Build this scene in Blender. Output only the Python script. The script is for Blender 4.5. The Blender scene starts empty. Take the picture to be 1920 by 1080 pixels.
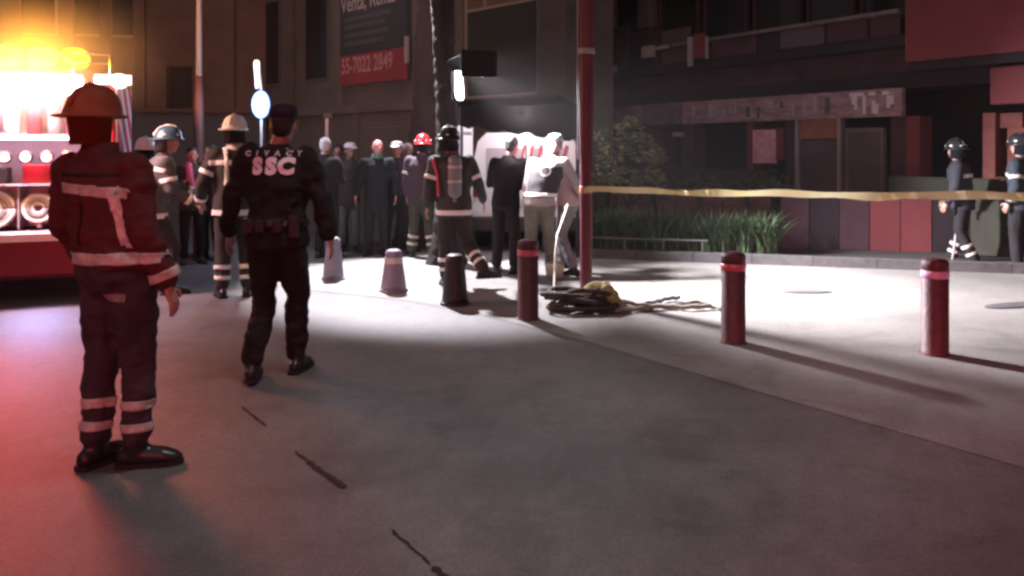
import bpy, bmesh, math, random
from mathutils import Vector, Matrix, noise
from mathutils.bvhtree import BVHTree
random.seed(7)
S = bpy.context.scene
COL = S.collection
V = Vector
PI = math.pi
R = math.radians

# ------------------------------------------------------------------ camera
F, EYE, HOR = 1500.0, 1.6, 280.0          # focal length in px of a 1920 wide frame, eye height, horizon row
cd = bpy.data.cameras.new('camera')
cam = bpy.data.objects.new('camera', cd)
COL.objects.link(cam)
cam.location = (0, 0, EYE)
cam.rotation_euler = (R(90), 0, 0)
cd.sensor_width = 36
cd.lens = F / 1920 * 36
cd.shift_y = -(540 - HOR) / 1920
cd.clip_start = 0.05
cd.clip_end = 400
S.camera = cam
S.cycles.pixel_filter_type = 'GAUSSIAN'
S.cycles.filter_width = 3.1

# ------------------------------------------------------------------ world: night sky over a city
W = bpy.data.worlds.new('World')
S.world = W
W.use_nodes = True
nt = W.node_tree
bg = nt.nodes['Background']
sky = nt.nodes.new('ShaderNodeTexSky')
sky.sky_type = 'NISHITA'
sky.sun_disc = False
sky.sun_elevation = R(1.5)
sky.sun_rotation = R(200)
mx = nt.nodes.new('ShaderNodeMix')
mx.data_type = 'RGBA'
mx.inputs['Factor'].default_value = 0.8
mx.inputs['B'].default_value = (0.62, 0.36, 0.52, 1)      # sodium and LED glow on low cloud
nt.links.new(sky.outputs[0], mx.inputs['A'])
nt.links.new(mx.outputs['Result'], bg.inputs['Color'])
bg.inputs['Strength'].default_value = 0.105


def lamp(name, kind, loc, target, color, power, **kw):
    d = bpy.data.lights.new(name, kind)
    d.color = color
    d.energy = power
    for k, v in kw.items():
        setattr(d, k, v)
    o = bpy.data.objects.new(name, d)
    COL.objects.link(o)
    o.location = loc
    o.rotation_euler = (V(target) - V(loc)).to_track_quat('-Z', 'Y').to_euler()
    return o


# diffuse glow of the night city, coming down over the camera's shoulder
lamp('city_glow', 'SUN', (0, 0, 20), (0.6, 2.6, 17.6), (1.0, 0.84, 0.80), 0.24, angle=R(40))
# the street light just above the picture: its pool lies in the foreground
lamp('street_light', 'SPOT', (0.3, 4.3, 6.5), (0.2, 4.5, 0), (0.95, 0.96, 1.0), 640, spot_size=R(58), spot_blend=1.0, shadow_soft_size=0.35)
# red flashers of the patrol car parked behind the photographer
lamp('patrol_flasher', 'SPOT', (-0.4, -4.5, 1.9), (0.9, 8, 2.6), (1.0, 0.05, 0.10), 420, spot_size=R(90), spot_blend=0.9, shadow_soft_size=0.5)
# floodlight that hangs on the tree trunk and sweeps the pavement
lamp('tree_floodlight', 'SPOT', (-0.60, 10.44, 2.66), (4.3, 8.6, 0.45), (0.97, 0.92, 0.99), 16500, spot_size=R(80), spot_blend=0.95, shadow_soft_size=0.22)
# added unseen floodlight above the crowd, put in to whiten the paving
lamp('added_floodlight', 'SPOT', (-2.5, 12.85, 5.85), (-1.0, 9.9, 0), (0.95, 0.92, 1.0), 10500, spot_size=R(41), spot_blend=0.5, shadow_soft_size=0.12)
# scene light on the truck, a narrow beam on the men at the van
lamp('truck_scene_light', 'SPOT', (-4.0, 8.75, 2.55), (0.86, 10.1, 1.25), (1.0, 0.74, 0.78), 900, spot_size=R(13), spot_blend=0.6, shadow_soft_size=0.10)
lamp('patrol_flasher_left', 'SPOT', (-0.6, -4.5, 1.9), (-2.1, 4.1, 1.2), (1.0, 0.04, 0.09), 520, spot_size=R(30), spot_blend=1.0, shadow_soft_size=0.6)
lamp('patrol_flasher_right', 'SPOT', (-0.4, -4.5, 1.9), (1.9, 1.7, 0), (1.0, 0.03, 0.09), 2600, spot_size=R(30), spot_blend=1.0, shadow_soft_size=0.6)
lamp('truck_red_flasher', 'SPOT', (-5.2, 7.9, 2.5), (-4.2, 4.4, 0.0), (1.0, 0.045, 0.05), 1250, spot_size=R(78), spot_blend=1.0, shadow_soft_size=0.6)
lamp('step_light', 'SPOT', (-4.75, 8.02, .62), (-4.5, 7.5, 0.0), (0.40, 0.42, 1.0), 90, spot_size=R(120), spot_blend=1.0, shadow_soft_size=0.2)
lamp('locker_light', 'AREA', (-5.05, 8.0, 2.35), (-5.25, 8.55, 1.3), (1.0, 0.66, 0.87), 200, shape='RECTANGLE', size=1.2, size_y=.1)
lamp('amber_beacon', 'SPOT', (-5.6, 8.2, 2.95), (-8, 22, 6), (1.0, 0.45, 0.26), 900, spot_size=R(120), spot_blend=.8, shadow_soft_size=0.3)
lamp('amber_flash', 'POINT', (-4.72, 7.9, 2.42), (0, 0, 0), (1.0, 0.38, 0.04), 240, shadow_soft_size=0.3)
lamp('van_fill', 'POINT', (0.15, 11.95, 2.15), (0, 0, 0), (1.0, 0.9, 0.96), 75, shadow_soft_size=0.15)  # added unseen fill light to brighten the rear of the van

vs = S.view_settings
vs.view_transform = 'Standard'
vs.look = 'None'
vs.exposure = 0
vs.gamma = 1
vs.use_curve_mapping = False
S.cycles.use_denoising = True
S.cycles.max_bounces = 6


# ------------------------------------------------------------------ measuring helpers
def G(px, py, z=0.0):
    Y = F * (EYE - z) / (py - HOR)
    return V(((px - 960) / F * Y, Y, z))


def P(px, py, Y):
    return V(((px - 960) / F * Y, Y, EYE + (HOR - py) / F * Y))


# ------------------------------------------------------------------ materials
MATS = {}


def mat(name, color, rough=0.7, metal=0.0, emit=None, power=0.0, var=0.0, scale=8.0, bump=0.0, bscale=40.0, color2=None, stretch=None, spec=0.5):
    if name in MATS:
        return MATS[name]
    m = bpy.data.materials.new(name)
    m.use_nodes = True
    n = m.node_tree
    b = n.nodes['Principled BSDF']
    b.inputs['Base Color'].default_value = (*color, 1)
    b.inputs['Roughness'].default_value = rough
    b.inputs['Metallic'].default_value = metal
    b.inputs['Specular IOR Level'].default_value = spec
    if emit:
        b.inputs['Emission Color'].default_value = (*emit, 1)
        b.inputs['Emission Strength'].default_value = power
    tc = n.nodes.new('ShaderNodeTexCoord')
    src = tc.outputs['Object']
    if stretch:
        mp = n.nodes.new('ShaderNodeMapping')
        mp.inputs['Scale'].default_value = stretch
        n.links.new(src, mp.inputs[0])
        src = mp.outputs[0]
    if var > 0 or color2:
        nz = n.nodes.new('ShaderNodeTexNoise')
        nz.inputs['Scale'].default_value = scale
        nz.inputs['Detail'].default_value = 6
        nz.inputs['Roughness'].default_value = 0.65
        n.links.new(src, nz.inputs['Vector'])
        rp = n.nodes.new('ShaderNodeValToRGB')
        rp.color_ramp.elements[0].position = 0.3
        rp.color_ramp.elements[1].position = 0.7
        c2 = color2 or tuple(min(1, c * (1 + var)) for c in color)
        c1 = color if color2 else tuple(c * (1 - var) for c in color)
        rp.color_ramp.elements[0].color = (*c1, 1)
        rp.color_ramp.elements[1].color = (*c2, 1)
        n.links.new(nz.outputs['Fac'], rp.inputs[0])
        n.links.new(rp.outputs[0], b.inputs['Base Color'])
    if bump > 0:
        nb = n.nodes.new('ShaderNodeTexNoise')
        nb.inputs['Scale'].default_value = bscale
        nb.inputs['Detail'].default_value = 4
        n.links.new(src, nb.inputs['Vector'])
        bp = n.nodes.new('ShaderNodeBump')
        bp.inputs['Strength'].default_value = bump
        bp.inputs['Distance'].default_value = 0.02
        n.links.new(nb.outputs['Fac'], bp.inputs['Height'])
        n.links.new(bp.outputs[0], b.inputs['Normal'])
    MATS[name] = m
    return m


def ground_mat(name, c1, c2, patch, rough):
    m = mat(name, c1, rough=rough)
    n = m.node_tree
    b = n.nodes['Principled BSDF']
    tc = n.nodes['Texture Coordinate']

    def nz(scale, detail, rgh=0.6):
        x = n.nodes.new('ShaderNodeTexNoise')
        x.inputs['Scale'].default_value = scale
        x.inputs['Detail'].default_value = detail
        x.inputs['Roughness'].default_value = rgh
        n.links.new(tc.outputs['Object'], x.inputs['Vector'])
        return x
    a, c, d = nz(0.55, 5), nz(9, 8, 0.7), nz(190, 2)
    r1 = n.nodes.new('ShaderNodeValToRGB')
    r1.color_ramp.elements[0].position, r1.color_ramp.elements[1].position = 0.36, 0.62
    r1.color_ramp.elements[0].color, r1.color_ramp.elements[1].color = (*c1, 1), (*c2, 1)
    n.links.new(a.outputs['Fac'], r1.inputs[0])
    r2 = n.nodes.new('ShaderNodeValToRGB')
    r2.color_ramp.elements[0].position, r2.color_ramp.elements[1].position = 0.3, 0.66
    r2.color_ramp.elements[0].color, r2.color_ramp.elements[1].color = (patch, patch, patch, 1), (1, 1, 1, 1)
    n.links.new(c.outputs['Fac'], r2.inputs[0])
    mu = n.nodes.new('ShaderNodeMix')
    mu.data_type = 'RGBA'
    mu.blend_type = 'MULTIPLY'
    mu.inputs['Factor'].default_value = 1
    n.links.new(r1.outputs[0], mu.inputs['A'])
    n.links.new(r2.outputs[0], mu.inputs['B'])
    n.links.new(mu.outputs['Result'], b.inputs['Base Color'])
    gr_ = nz(75, 3, 0.8)
    r3 = n.nodes.new('ShaderNodeValToRGB')
    r3.color_ramp.elements[0].position, r3.color_ramp.elements[1].position = 0.34, 0.60
    r3.color_ramp.elements[0].color, r3.color_ramp.elements[1].color = (.62, .61, .60, 1), (1.08, 1.08, 1.08, 1)
    n.links.new(gr_.outputs['Fac'], r3.inputs[0])
    m3_ = n.nodes.new('ShaderNodeMix')
    m3_.data_type = 'RGBA'
    m3_.blend_type = 'MULTIPLY'
    m3_.inputs['Factor'].default_value = 1
    n.links.new(mu.outputs['Result'], m3_.inputs['A'])
    n.links.new(r3.outputs[0], m3_.inputs['B'])
    # dried stains
    st_ = n.nodes.new('ShaderNodeTexNoise')
    st_.inputs['Scale'].default_value = 1.7
    st_.inputs['Detail'].default_value = 7
    st_.inputs['Distortion'].default_value = 1.4
    n.links.new(tc.outputs['Object'], st_.inputs['Vector'])
    r4 = n.nodes.new('ShaderNodeValToRGB')
    r4.color_ramp.elements[0].position, r4.color_ramp.elements[1].position = 0.34, 0.45
    r4.color_ramp.elements[0].color, r4.color_ramp.elements[1].color = (.84, .83, .82, 1), (1, 1, 1, 1)
    n.links.new(st_.outputs['Fac'], r4.inputs[0])
    m4_ = n.nodes.new('ShaderNodeMix')
    m4_.data_type = 'RGBA'
    m4_.blend_type = 'MULTIPLY'
    m4_.inputs['Factor'].default_value = 1
    n.links.new(m3_.outputs['Result'], m4_.inputs['A'])
    n.links.new(r4.outputs[0], m4_.inputs['B'])
    n.links.new(m4_.outputs['Result'], b.inputs['Base Color'])
    bp = n.nodes.new('ShaderNodeBump')
    bp.inputs['Strength'].default_value = 0.35
    bp.inputs['Distance'].default_value = 0.01
    n.links.new(d.outputs['Fac'], bp.inputs['Height'])
    n.links.new(bp.outputs[0], b.inputs['Normal'])
    rr = n.nodes.new('ShaderNodeMapRange')
    rr.inputs['To Min'].default_value = rough - 0.12
    rr.inputs['To Max'].default_value = rough + 0.12
    n.links.new(a.outputs['Fac'], rr.inputs['Value'])
    n.links.new(rr.outputs[0], b.inputs['Roughness'])
    return m


M_ROAD = ground_mat('road_concrete', (0.135, 0.125, 0.120), (0.22, 0.205, 0.20), 0.74, 0.60)
M_PAVE = ground_mat('pavement_concrete', (0.23, 0.215, 0.20), (0.33, 0.31, 0.29), 0.82, 0.75)
M_JOINT = mat('joint_bitumen', (0.010, 0.009, 0.009), rough=0.8)
M_PATCH = mat('dark_grey_patch', (0.10, 0.095, 0.10), rough=0.6, var=0.4, scale=20, bump=0.4)
M_BLACK = mat('black_cloth', (0.009, 0.007, 0.009), rough=0.9, var=0.25, scale=9, bump=0.3, bscale=60)
M_NAVY = mat('navy_cloth', (0.018, 0.018, 0.028), rough=0.88, var=0.25, scale=9, bump=0.3, bscale=60)
M_TURN = mat('turnout_cloth', (0.034, 0.030, 0.028), rough=0.85, var=0.3, scale=7, bump=0.35, bscale=70)
M_TURN2 = mat('grey_turnout_cloth', (0.09, 0.088, 0.085), rough=0.85, var=0.3, scale=7, bump=0.35, bscale=70)
M_REDLIT = mat('red_lit_turnout_cloth', (0.085, 0.017, 0.016), rough=0.82, var=0.25, scale=7, bump=0.35, bscale=70)  # red flasher light is put into this coat colour
M_BROWN = mat('brown_cloth', (0.055, 0.035, 0.030), rough=0.9, var=0.25, scale=9, bump=0.3)
M_GREEN = mat('green_cloth', (0.035, 0.055, 0.04), rough=0.9, var=0.25, scale=9, bump=0.3)
M_OLIVE = mat('olive_cloth', (0.15, 0.15, 0.125), rough=0.9, var=0.2, scale=9, bump=0.3)
M_GREY = mat('grey_cloth', (0.20, 0.19, 0.20), rough=0.9, var=0.2, scale=9, bump=0.3)
M_WHITE = mat('white_cloth', (0.80, 0.74, 0.74), rough=0.85, var=0.08, scale=6, bump=0.2)
M_PINK = mat('pink_cloth', (0.75, 0.10, 0.20), rough=0.85)
M_BAND = mat('reflective_tape', (0.88, 0.86, 0.80), rough=0.3, var=0.1, scale=30)
M_BAND2 = mat('worn_reflective_tape', (0.55, 0.52, 0.47), rough=0.35, var=0.35, scale=22)
M_BOOT = mat('boot_rubber', (0.018, 0.016, 0.016), rough=0.35, var=0.3, scale=12)
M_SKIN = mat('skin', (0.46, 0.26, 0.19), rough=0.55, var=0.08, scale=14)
M_HAIR = mat('dark_hair', (0.014, 0.010, 0.009), rough=0.6, bump=0.6, bscale=120)
M_EYE = mat('eye', (0.03, 0.02, 0.02), rough=0.2)
M_HELM_B = mat('black_helmet_shell', (0.02, 0.02, 0.022), rough=0.3)
M_HELM_W = mat('white_helmet_shell', (0.74, 0.74, 0.70), rough=0.35, var=0.08, scale=10)
M_HELM_R = mat('red_helmet_shell', (0.50, 0.02, 0.03), rough=0.35)
M_HELM_T = mat('teal_helmet_shell', (0.04, 0.09, 0.12), rough=0.3)
M_TANK = mat('grey_cylinder_paint', (0.22, 0.25, 0.27), rough=0.3)
M_CHROME = mat('chrome', (0.8, 0.78, 0.8), rough=0.18, metal=1.0)
M_ALU = mat('checker_plate', (0.62, 0.60, 0.62), rough=0.38, metal=0.7, var=0.15, scale=60, bump=0.4, bscale=90)
M_FRED = mat('fire_engine_red', (0.26, 0.008, 0.014), rough=0.35, var=0.12, scale=3)
M_TYRE = mat('tyre_rubber', (0.015, 0.015, 0.015), rough=0.8)
M_DARK = mat('dark_plastic', (0.02, 0.018, 0.02), rough=0.5)
M_WPAINT = mat('white_vehicle_paint', (0.80, 0.79, 0.80), rough=0.3, var=0.04, scale=2)
M_GLASSD = mat('dark_window_glass', (0.02, 0.022, 0.024), rough=0.08, spec=0.8)
M_POLE = mat('plum_pole_paint', (0.13, 0.035, 0.055), rough=0.4, var=0.3, scale=5, stretch=(1, 1, 0.25))
M_BOLL = mat('maroon_bollard_paint', (0.060, 0.014, 0.020), rough=0.55, color2=(0.115, 0.034, 0.042), scale=13, bump=.25, bscale=50)
M_BRING = mat('red_reflective_ring', (0.62, 0.12, 0.16), rough=0.3, var=0.15, scale=20)
M_BRINGP = mat('pale_violet_reflective_ring', (0.62, 0.38, 0.58), rough=0.3, var=0.15, scale=20)
M_CONE = mat('grey_cone_plastic', (0.24, 0.21, 0.28), rough=0.6, var=0.15, scale=12)
M_CONED = mat('black_cone_plastic', (0.02, 0.014, 0.014), rough=0.5, var=0.3, scale=12)
M_BARK = mat('bark', (0.016, 0.011, 0.011), rough=0.95, var=0.5, scale=6, bump=1.0, bscale=14, stretch=(1, 1, 0.25))
M_TAPE = mat('yellow_barrier_tape', (0.85, 0.76, 0.42), rough=0.35, var=0.25, scale=3, color2=(0.92, 0.88, 0.74))
M_HOSE = mat('hose_canvas', (0.30, 0.28, 0.25), rough=0.85, var=0.35, scale=14)
M_HOSEY = mat('yellow_bag_cloth', (0.36, 0.32, 0.12), rough=0.8, var=0.5, scale=12)
M_ROPE = mat('pale_rope', (0.6, 0.55, 0.45), rough=0.9)
M_LEAF1 = mat('strap_leaf', (0.045, 0.085, 0.038), rough=0.6, color2=(0.07, 0.12, 0.05), scale=5)
M_LEAF2 = mat('shrub_leaf', (0.08, 0.095, 0.035), rough=0.65, color2=(0.13, 0.14, 0.06), scale=4)
M_LEAF3 = mat('hedge_leaf', (0.05, 0.068, 0.03), rough=0.6, color2=(0.085, 0.11, 0.05), scale=4)


def lit(name, color, power):
    return mat(name, tuple(min(1, c) for c in color), rough=0.4, emit=color, power=power)


E_WHITE = lit('white_lamp_glow', (1.0, 0.93, 0.97), 6)
E_PINKW = lit('compartment_lamp_glow', (1.0, 0.62, 0.86), 9)
E_AMBER = lit('amber_beacon_glow', (1.0, 0.34, 0.02), 3.0)
E_YELL = lit('yellow_beacon_glow', (1.0, 0.58, 0.07), 4.0)
E_BLUE = lit('blue_white_lamp_glow', (0.22, 0.45, 1.0), 2.8)
E_RED = lit('red_beacon_glow', (1.0, 0.04, 0.06), 5)
E_TREE = lit('floodlight_glow', (1.0, 0.95, 1.0), 12)


# ------------------------------------------------------------------ object helpers
def obj(name, bm, m=None, parent=None, smooth=False, label=None):
    me = bpy.data.meshes.new(name)
    if isinstance(bm, bmesh.types.BMesh):
        bmesh.ops.recalc_face_normals(bm, faces=bm.faces)
        bm.to_mesh(me)
        bm.free()
    else:
        me = bm
    if smooth:
        me.polygons.foreach_set('use_smooth', [True] * len(me.polygons))
    if m is not None:
        me.materials.clear()
        for x in (m if isinstance(m, (list, tuple)) else [m]):
            me.materials.append(x)
    o = bpy.data.objects.new(name, me)
    COL.objects.link(o)
    if parent is not None:
        o.parent = parent
    if label:
        o['label'] = label
    return o


def thing(name, label, cat, loc=(0, 0, 0), rz=0.0, group=None):
    o = bpy.data.objects.new(name, None)
    o.empty_display_size = 0.2
    COL.objects.link(o)
    o.location = loc
    o.rotation_euler = (0, 0, rz)
    o['label'] = label
    o['category'] = cat
    if group:
        o['group'] = group
    return o


def tag(o, label=None, cat=None, group=None, kind=None):
    for k, v in (('label', label), ('category', cat), ('group', group), ('kind', kind)):
        if v:
            o[k] = v
    return o


def copy_tree(o, parent=None):
    c = o.copy()
    COL.objects.link(c)
    c.parent = parent
    for ch in list(o.children):
        copy_tree(ch, c)
    return c


def box(bm, x0, x1, y0, y1, z0, z1, bev=0.0):
    r = bmesh.ops.create_cube(bm, size=1)
    bmesh.ops.scale(bm, vec=(x1 - x0, y1 - y0, z1 - z0), verts=r['verts'])
    bmesh.ops.translate(bm, vec=((x0 + x1) / 2, (y0 + y1) / 2, (z0 + z1) / 2), verts=r['verts'])
    if bev > 0:
        es = list({e for v in r['verts'] for e in v.link_edges})
        bmesh.ops.bevel(bm, geom=es, offset=bev, segments=2, affect='EDGES', profile=0.5)
    return bm


def B(*boxes, bev=0.0):
    bm = bmesh.new()
    for b in boxes:
        box(bm, *b, bev=bev)
    return bm


def frame_of(d):
    d = d.normalized()
    up = V((0, 0, 1)) if abs(d.z) < 0.95 else V((0, 1, 0))
    a = d.cross(up).normalized()
    return a, a.cross(d).normalized()


def rings(bm, rs, seg=16, caps=True):
    """rs: list of (centre, vec_a, vec_b)"""
    loops = []
    for c, a, b in rs:
        loops.append([bm.verts.new(c + a * math.cos(t * 2 * PI / seg) + b * math.sin(t * 2 * PI / seg)) for t in range(seg)])
    for l0, l1 in zip(loops, loops[1:]):
        for i in range(seg):
            j = (i + 1) % seg
            bm.faces.new((l0[i], l0[j], l1[j], l1[i]))
    if caps:
        bm.faces.new(loops[0])
        bm.faces.new(loops[-1])
    return bm


def tube(bm, pts, rad, seg=12, dome=True):
    """round tapered tube through points with rounded ends"""
    pts = [V(p) for p in pts]
    if not isinstance(rad, (list, tuple)):
        rad = [rad] * len(pts)
    rs = []
    n = len(pts)
    d0 = (pts[1] - pts[0]).normalized()
    a, b = frame_of(d0)
    dirs = []
    for i in range(n):
        if i == 0:
            d = pts[1] - pts[0]
        elif i == n - 1:
            d = pts[-1] - pts[-2]
        else:
            d = (pts[i + 1] - pts[i]).normalized() + (pts[i] - pts[i - 1]).normalized()
        dirs.append(d.normalized())
    for i in range(n):
        d = dirs[i]
        a = (a - d * a.dot(d)).normalized()
        b = a.cross(d).normalized()
        if i == 0 and dome:
            for t in (80, 50, 25):
                rs.append((pts[0] - d * rad[0] * math.sin(R(t)) * .9, a * rad[0] * math.cos(R(t)), b * rad[0] * math.cos(R(t))))
        rs.append((pts[i], a * rad[i], b * rad[i]))
        if i == n - 1 and dome:
            for t in (25, 50, 80):
                rs.append((pts[i] + d * rad[i] * math.sin(R(t)) * .9, a * rad[i] * math.cos(R(t)), b * rad[i] * math.cos(R(t))))
    return rings(bm, rs, seg)


def ball(bm, c, rx, ry, rz, rot=None, u=18, v=12):
    r = bmesh.ops.create_uvsphere(bm, u_segments=u, v_segments=v, radius=1)
    m = Matrix.Diagonal((rx, ry, rz, 1))
    if rot is not None:
        m = rot.to_4x4() @ m
    bmesh.ops.transform(bm, matrix=Matrix.Translation(V(c)) @ m, verts=r['verts'])
    return bm


def lathe(bm, prof, seg=24, c=(0, 0, 0)):
    c = V(c)
    return rings(bm, [(c + V((0, 0, z)), V((r, 0, 0)), V((0, r, 0))) for r, z in prof], seg)


def remesh(bm, vox, smooth=2, fold=0.0, fscale=(7, 7, 4), seed=0):
    bmesh.ops.recalc_face_normals(bm, faces=bm.faces)
    me = bpy.data.meshes.new('tmp')
    bm.to_mesh(me)
    bm.free()
    o = bpy.data.objects.new('tmp', me)
    COL.objects.link(o)
    md = o.modifiers.new('r', 'REMESH')
    md.mode = 'VOXEL'
    md.voxel_size = vox
    sm = o.modifiers.new('s', 'SMOOTH')
    sm.factor = 0.6
    sm.iterations = smooth
    bpy.context.view_layer.update()
    dg = bpy.context.evaluated_depsgraph_get()
    out = bpy.data.meshes.new_from_object(o.evaluated_get(dg))
    bpy.data.objects.remove(o)
    bpy.data.meshes.remove(me)
    nb = bmesh.new()
    nb.from_mesh(out)
    bpy.data.meshes.remove(out)
    if fold > 0:
        nb.normal_update()
        off = V((seed * 3.7, seed * 1.3, seed * 2.1))
        for v in nb.verts:
            q = V((v.co.x * fscale[0], v.co.y * fscale[1], v.co.z * fscale[2])) + off
            w = noise.noise(q) * 1.0 + noise.noise(q * 2.3) * 0.6
            q2 = V((v.co.x * 5 + v.co.z * 4, v.co.y * 5, v.co.z * 9)) + off
            w += noise.noise(q2) * 0.6
            if fold > .012:               # heavy cloth: ridged creases
                q3 = V((v.co.x * 4 + v.co.z * 5, v.co.y * 4, v.co.z * 8 - v.co.x * 3)) + off
                w += (1 - 2.6 * abs(noise.noise(q3))) * .55 + (1 - 2.6 * abs(noise.noise(q3 * 2.2))) * .3 - .4
            v.co += v.normal * (w * fold)
    return nb


def band_from(garment, centre, axis, half, reach, off=0.006, back=None):
    """a strip of reflective tape cut out of a garment's own surface"""
    g = garment.copy()
    centre, axis = V(centre), V(axis).normalized()
    for s in (1, -1):
        bmesh.ops.bisect_plane(g, geom=g.verts[:] + g.edges[:] + g.faces[:], plane_co=centre + axis * half * s, plane_no=axis * s, clear_outer=True)
    kill = [f for f in g.faces if (f.calc_center_median() - centre).length > reach or (back is not None and (f.calc_center_median() - centre).dot(back) > 0)]
    bmesh.ops.delete(g, geom=kill, context='FACES')
    left, best = set(g.faces), []
    while left:                       # keep only the largest piece
        st_ = [left.pop()]
        isl = []
        while st_:
            q = st_.pop()
            isl.append(q)
            for e in q.edges:
                for q2 in e.link_faces:
                    if q2 in left:
                        left.discard(q2)
                        st_.append(q2)
        if len(isl) > len(best):
            best = isl
    bs = set(best)
    bmesh.ops.delete(g, geom=[q for q in g.faces if q not in bs], context='FACES')
    g.normal_update()
    for v in g.verts:
        v.co += v.normal * off
    bmesh.ops.solidify(g, geom=g.faces[:], thickness=-0.002)
    return g


FONT = None


def text_mesh(s, size, extrude=0.003, bold=0.0, sx=1.0):
    c = bpy.data.curves.new('t', 'FONT')
    c.body = s
    c.size = size
    c.extrude = extrude
    c.offset = bold
    c.align_x = 'CENTER'
    c.align_y = 'CENTER'
    c.resolution_u = 3
    o = bpy.data.objects.new('t', c)
    COL.objects.link(o)
    bpy.context.view_layer.update()
    me = bpy.data.meshes.new_from_object(o.evaluated_get(bpy.context.evaluated_depsgraph_get()))
    bpy.data.objects.remove(o)
    bm = bmesh.new()
    bm.from_mesh(me)
    bpy.data.meshes.remove(me)
    bmesh.ops.scale(bm, vec=(sx, 1, 1), verts=bm.verts)
    return bm


# ------------------------------------------------------------------ the ground
def sheet(pts, z, t=0.0):
    bm = bmesh.new()
    vs_ = [bm.verts.new((p[0], p[1], z)) for p in pts]
    f = bm.faces.new(vs_)
    if t > 0:
        r = bmesh.ops.extrude_face_region(bm, geom=[f])
        bmesh.ops.translate(bm, vec=(0, 0, -t), verts=[v for v in r['geom'] if isinstance(v, bmesh.types.BMVert)])
    return bm


tag(obj('ground', sheet([(-150, -60), (150, -60), (150, 200), (-150, 200)], -0.006), M_ROAD), kind='structure')
tag(obj('road', sheet([(-40, -20), (30, -20), (30, 13), (-40, 13)], -0.002), M_ROAD), kind='structure')
# the paved area that starts along the line running from lower right to the cones
KE = [(5.6, 0.0), (2.62, 3.95), (1.72, 5.15), (0.70, 6.55), (-0.3, 7.75), (-1.1, 8.45), (-2.2, 9.05), (-3.2, 9.7), (-4.2, 12)]
tag(obj('pavement', sheet([(40, 0)] + [(40, 60), (-18, 60), (-18, 12)] + KE[::-1], 0.002), M_PAVE), kind='structure')

# slab joint in the road: bitumen left in short runs
rn = random.Random(3)
jp = [G(452, 762), G(500, 800), G(560, 852), G(604, 886), G(648, 916), G(700, 962), G(738, 998), G(780, 1034), G(826, 1076), G(900, 1150)]
runs = [(0, 1, .008), (1.9, 2.35, .010), (2.35, 4, .017), (5.9, 6.2, .012), (6.2, 7.6, .006), (7.7, 8.3, .016), (8.3, 9, .012)]


def jpt(t):
    i = min(int(t), len(jp) - 2)
    return jp[i].lerp(jp[i + 1], t - i)


bm = bmesh.new()
for t0, t1, w in runs:
    prev = None
    n = max(3, int((t1 - t0) * 10))
    for k in range(n + 1):
        p = jpt(t0 + (t1 - t0) * k / n)
        ww = w * rn.uniform(0.45, 1.1) * (0.3 if k in (0, n) else 1)
        p = p + V((rn.uniform(-.004, .004), 0, 0))
        a, b = bm.verts.new((p.x - ww, p.y - ww * .6, 0.003)), bm.verts.new((p.x + ww, p.y + ww * .6, 0.003))
        if prev:
            bm.faces.new((prev[0], prev[1], b, a))
        prev = (a, b)
tag(obj('road_joint', bm, M_JOINT), kind='structure')

# flat dark elliptical patches lying on the paving
for i, (px, py, rx, ry, lab) in enumerate([(1510, 548, .30, .11, 'flat dark patch in the bright paving between the two right-hand bollards'),
                                           (1905, 573, .42, .12, 'flat dark patch in the paving at the right edge of the picture')]):
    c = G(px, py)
    t = thing('dark_patch', lab, 'cover', (c.x, c.y, 0.004), R(20 * i), 'flat dark patches on the paving')
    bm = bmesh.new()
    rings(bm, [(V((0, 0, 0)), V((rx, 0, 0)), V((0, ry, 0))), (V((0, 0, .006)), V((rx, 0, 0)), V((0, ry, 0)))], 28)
    obj('frame', bm, M_PATCH, t)  # outer disc of the dark patch
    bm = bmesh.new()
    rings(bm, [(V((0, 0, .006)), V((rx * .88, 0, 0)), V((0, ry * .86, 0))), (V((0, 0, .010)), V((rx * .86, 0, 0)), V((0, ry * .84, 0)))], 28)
    obj('inner_disc', bm, M_PATCH, t)


# ------------------------------------------------------------------ buildings
def wall_frame(p0, p1):
    """local frame of a facade: x along it (left to right seen from the street), y into the building"""
    d = V((p1[0] - p0[0], p1[1] - p0[1], 0))
    return V((p0[0], p0[1], 0)), math.atan2(d.y, d.x), d.length, d.normalized()


def sx_of(px, o, d):
    k = (px - 960) / F
    # (o.x + s d.x) = k (o.y + s d.y)
    return (k * o.y - o.x) / (d.x - k * d.y)


class Facade:
    def __init__(s, name, label, cat, p0, p1):
        s.o, s.a, s.L, s.d = wall_frame(p0, p1)
        s.t = thing(name, label, cat, s.o, s.a)

    def X(s, px):
        return sx_of(px, s.o, s.d)

    def Z(s, px, py):
        q = s.o + s.d * s.X(px)
        return EYE + (HOR - py) / F * q.y

    def add(s, name, m, *boxes, bev=0.0, parent=None, label=None):
        return obj(name, B(*boxes, bev=bev), m, parent or s.t, label=label)


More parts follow.
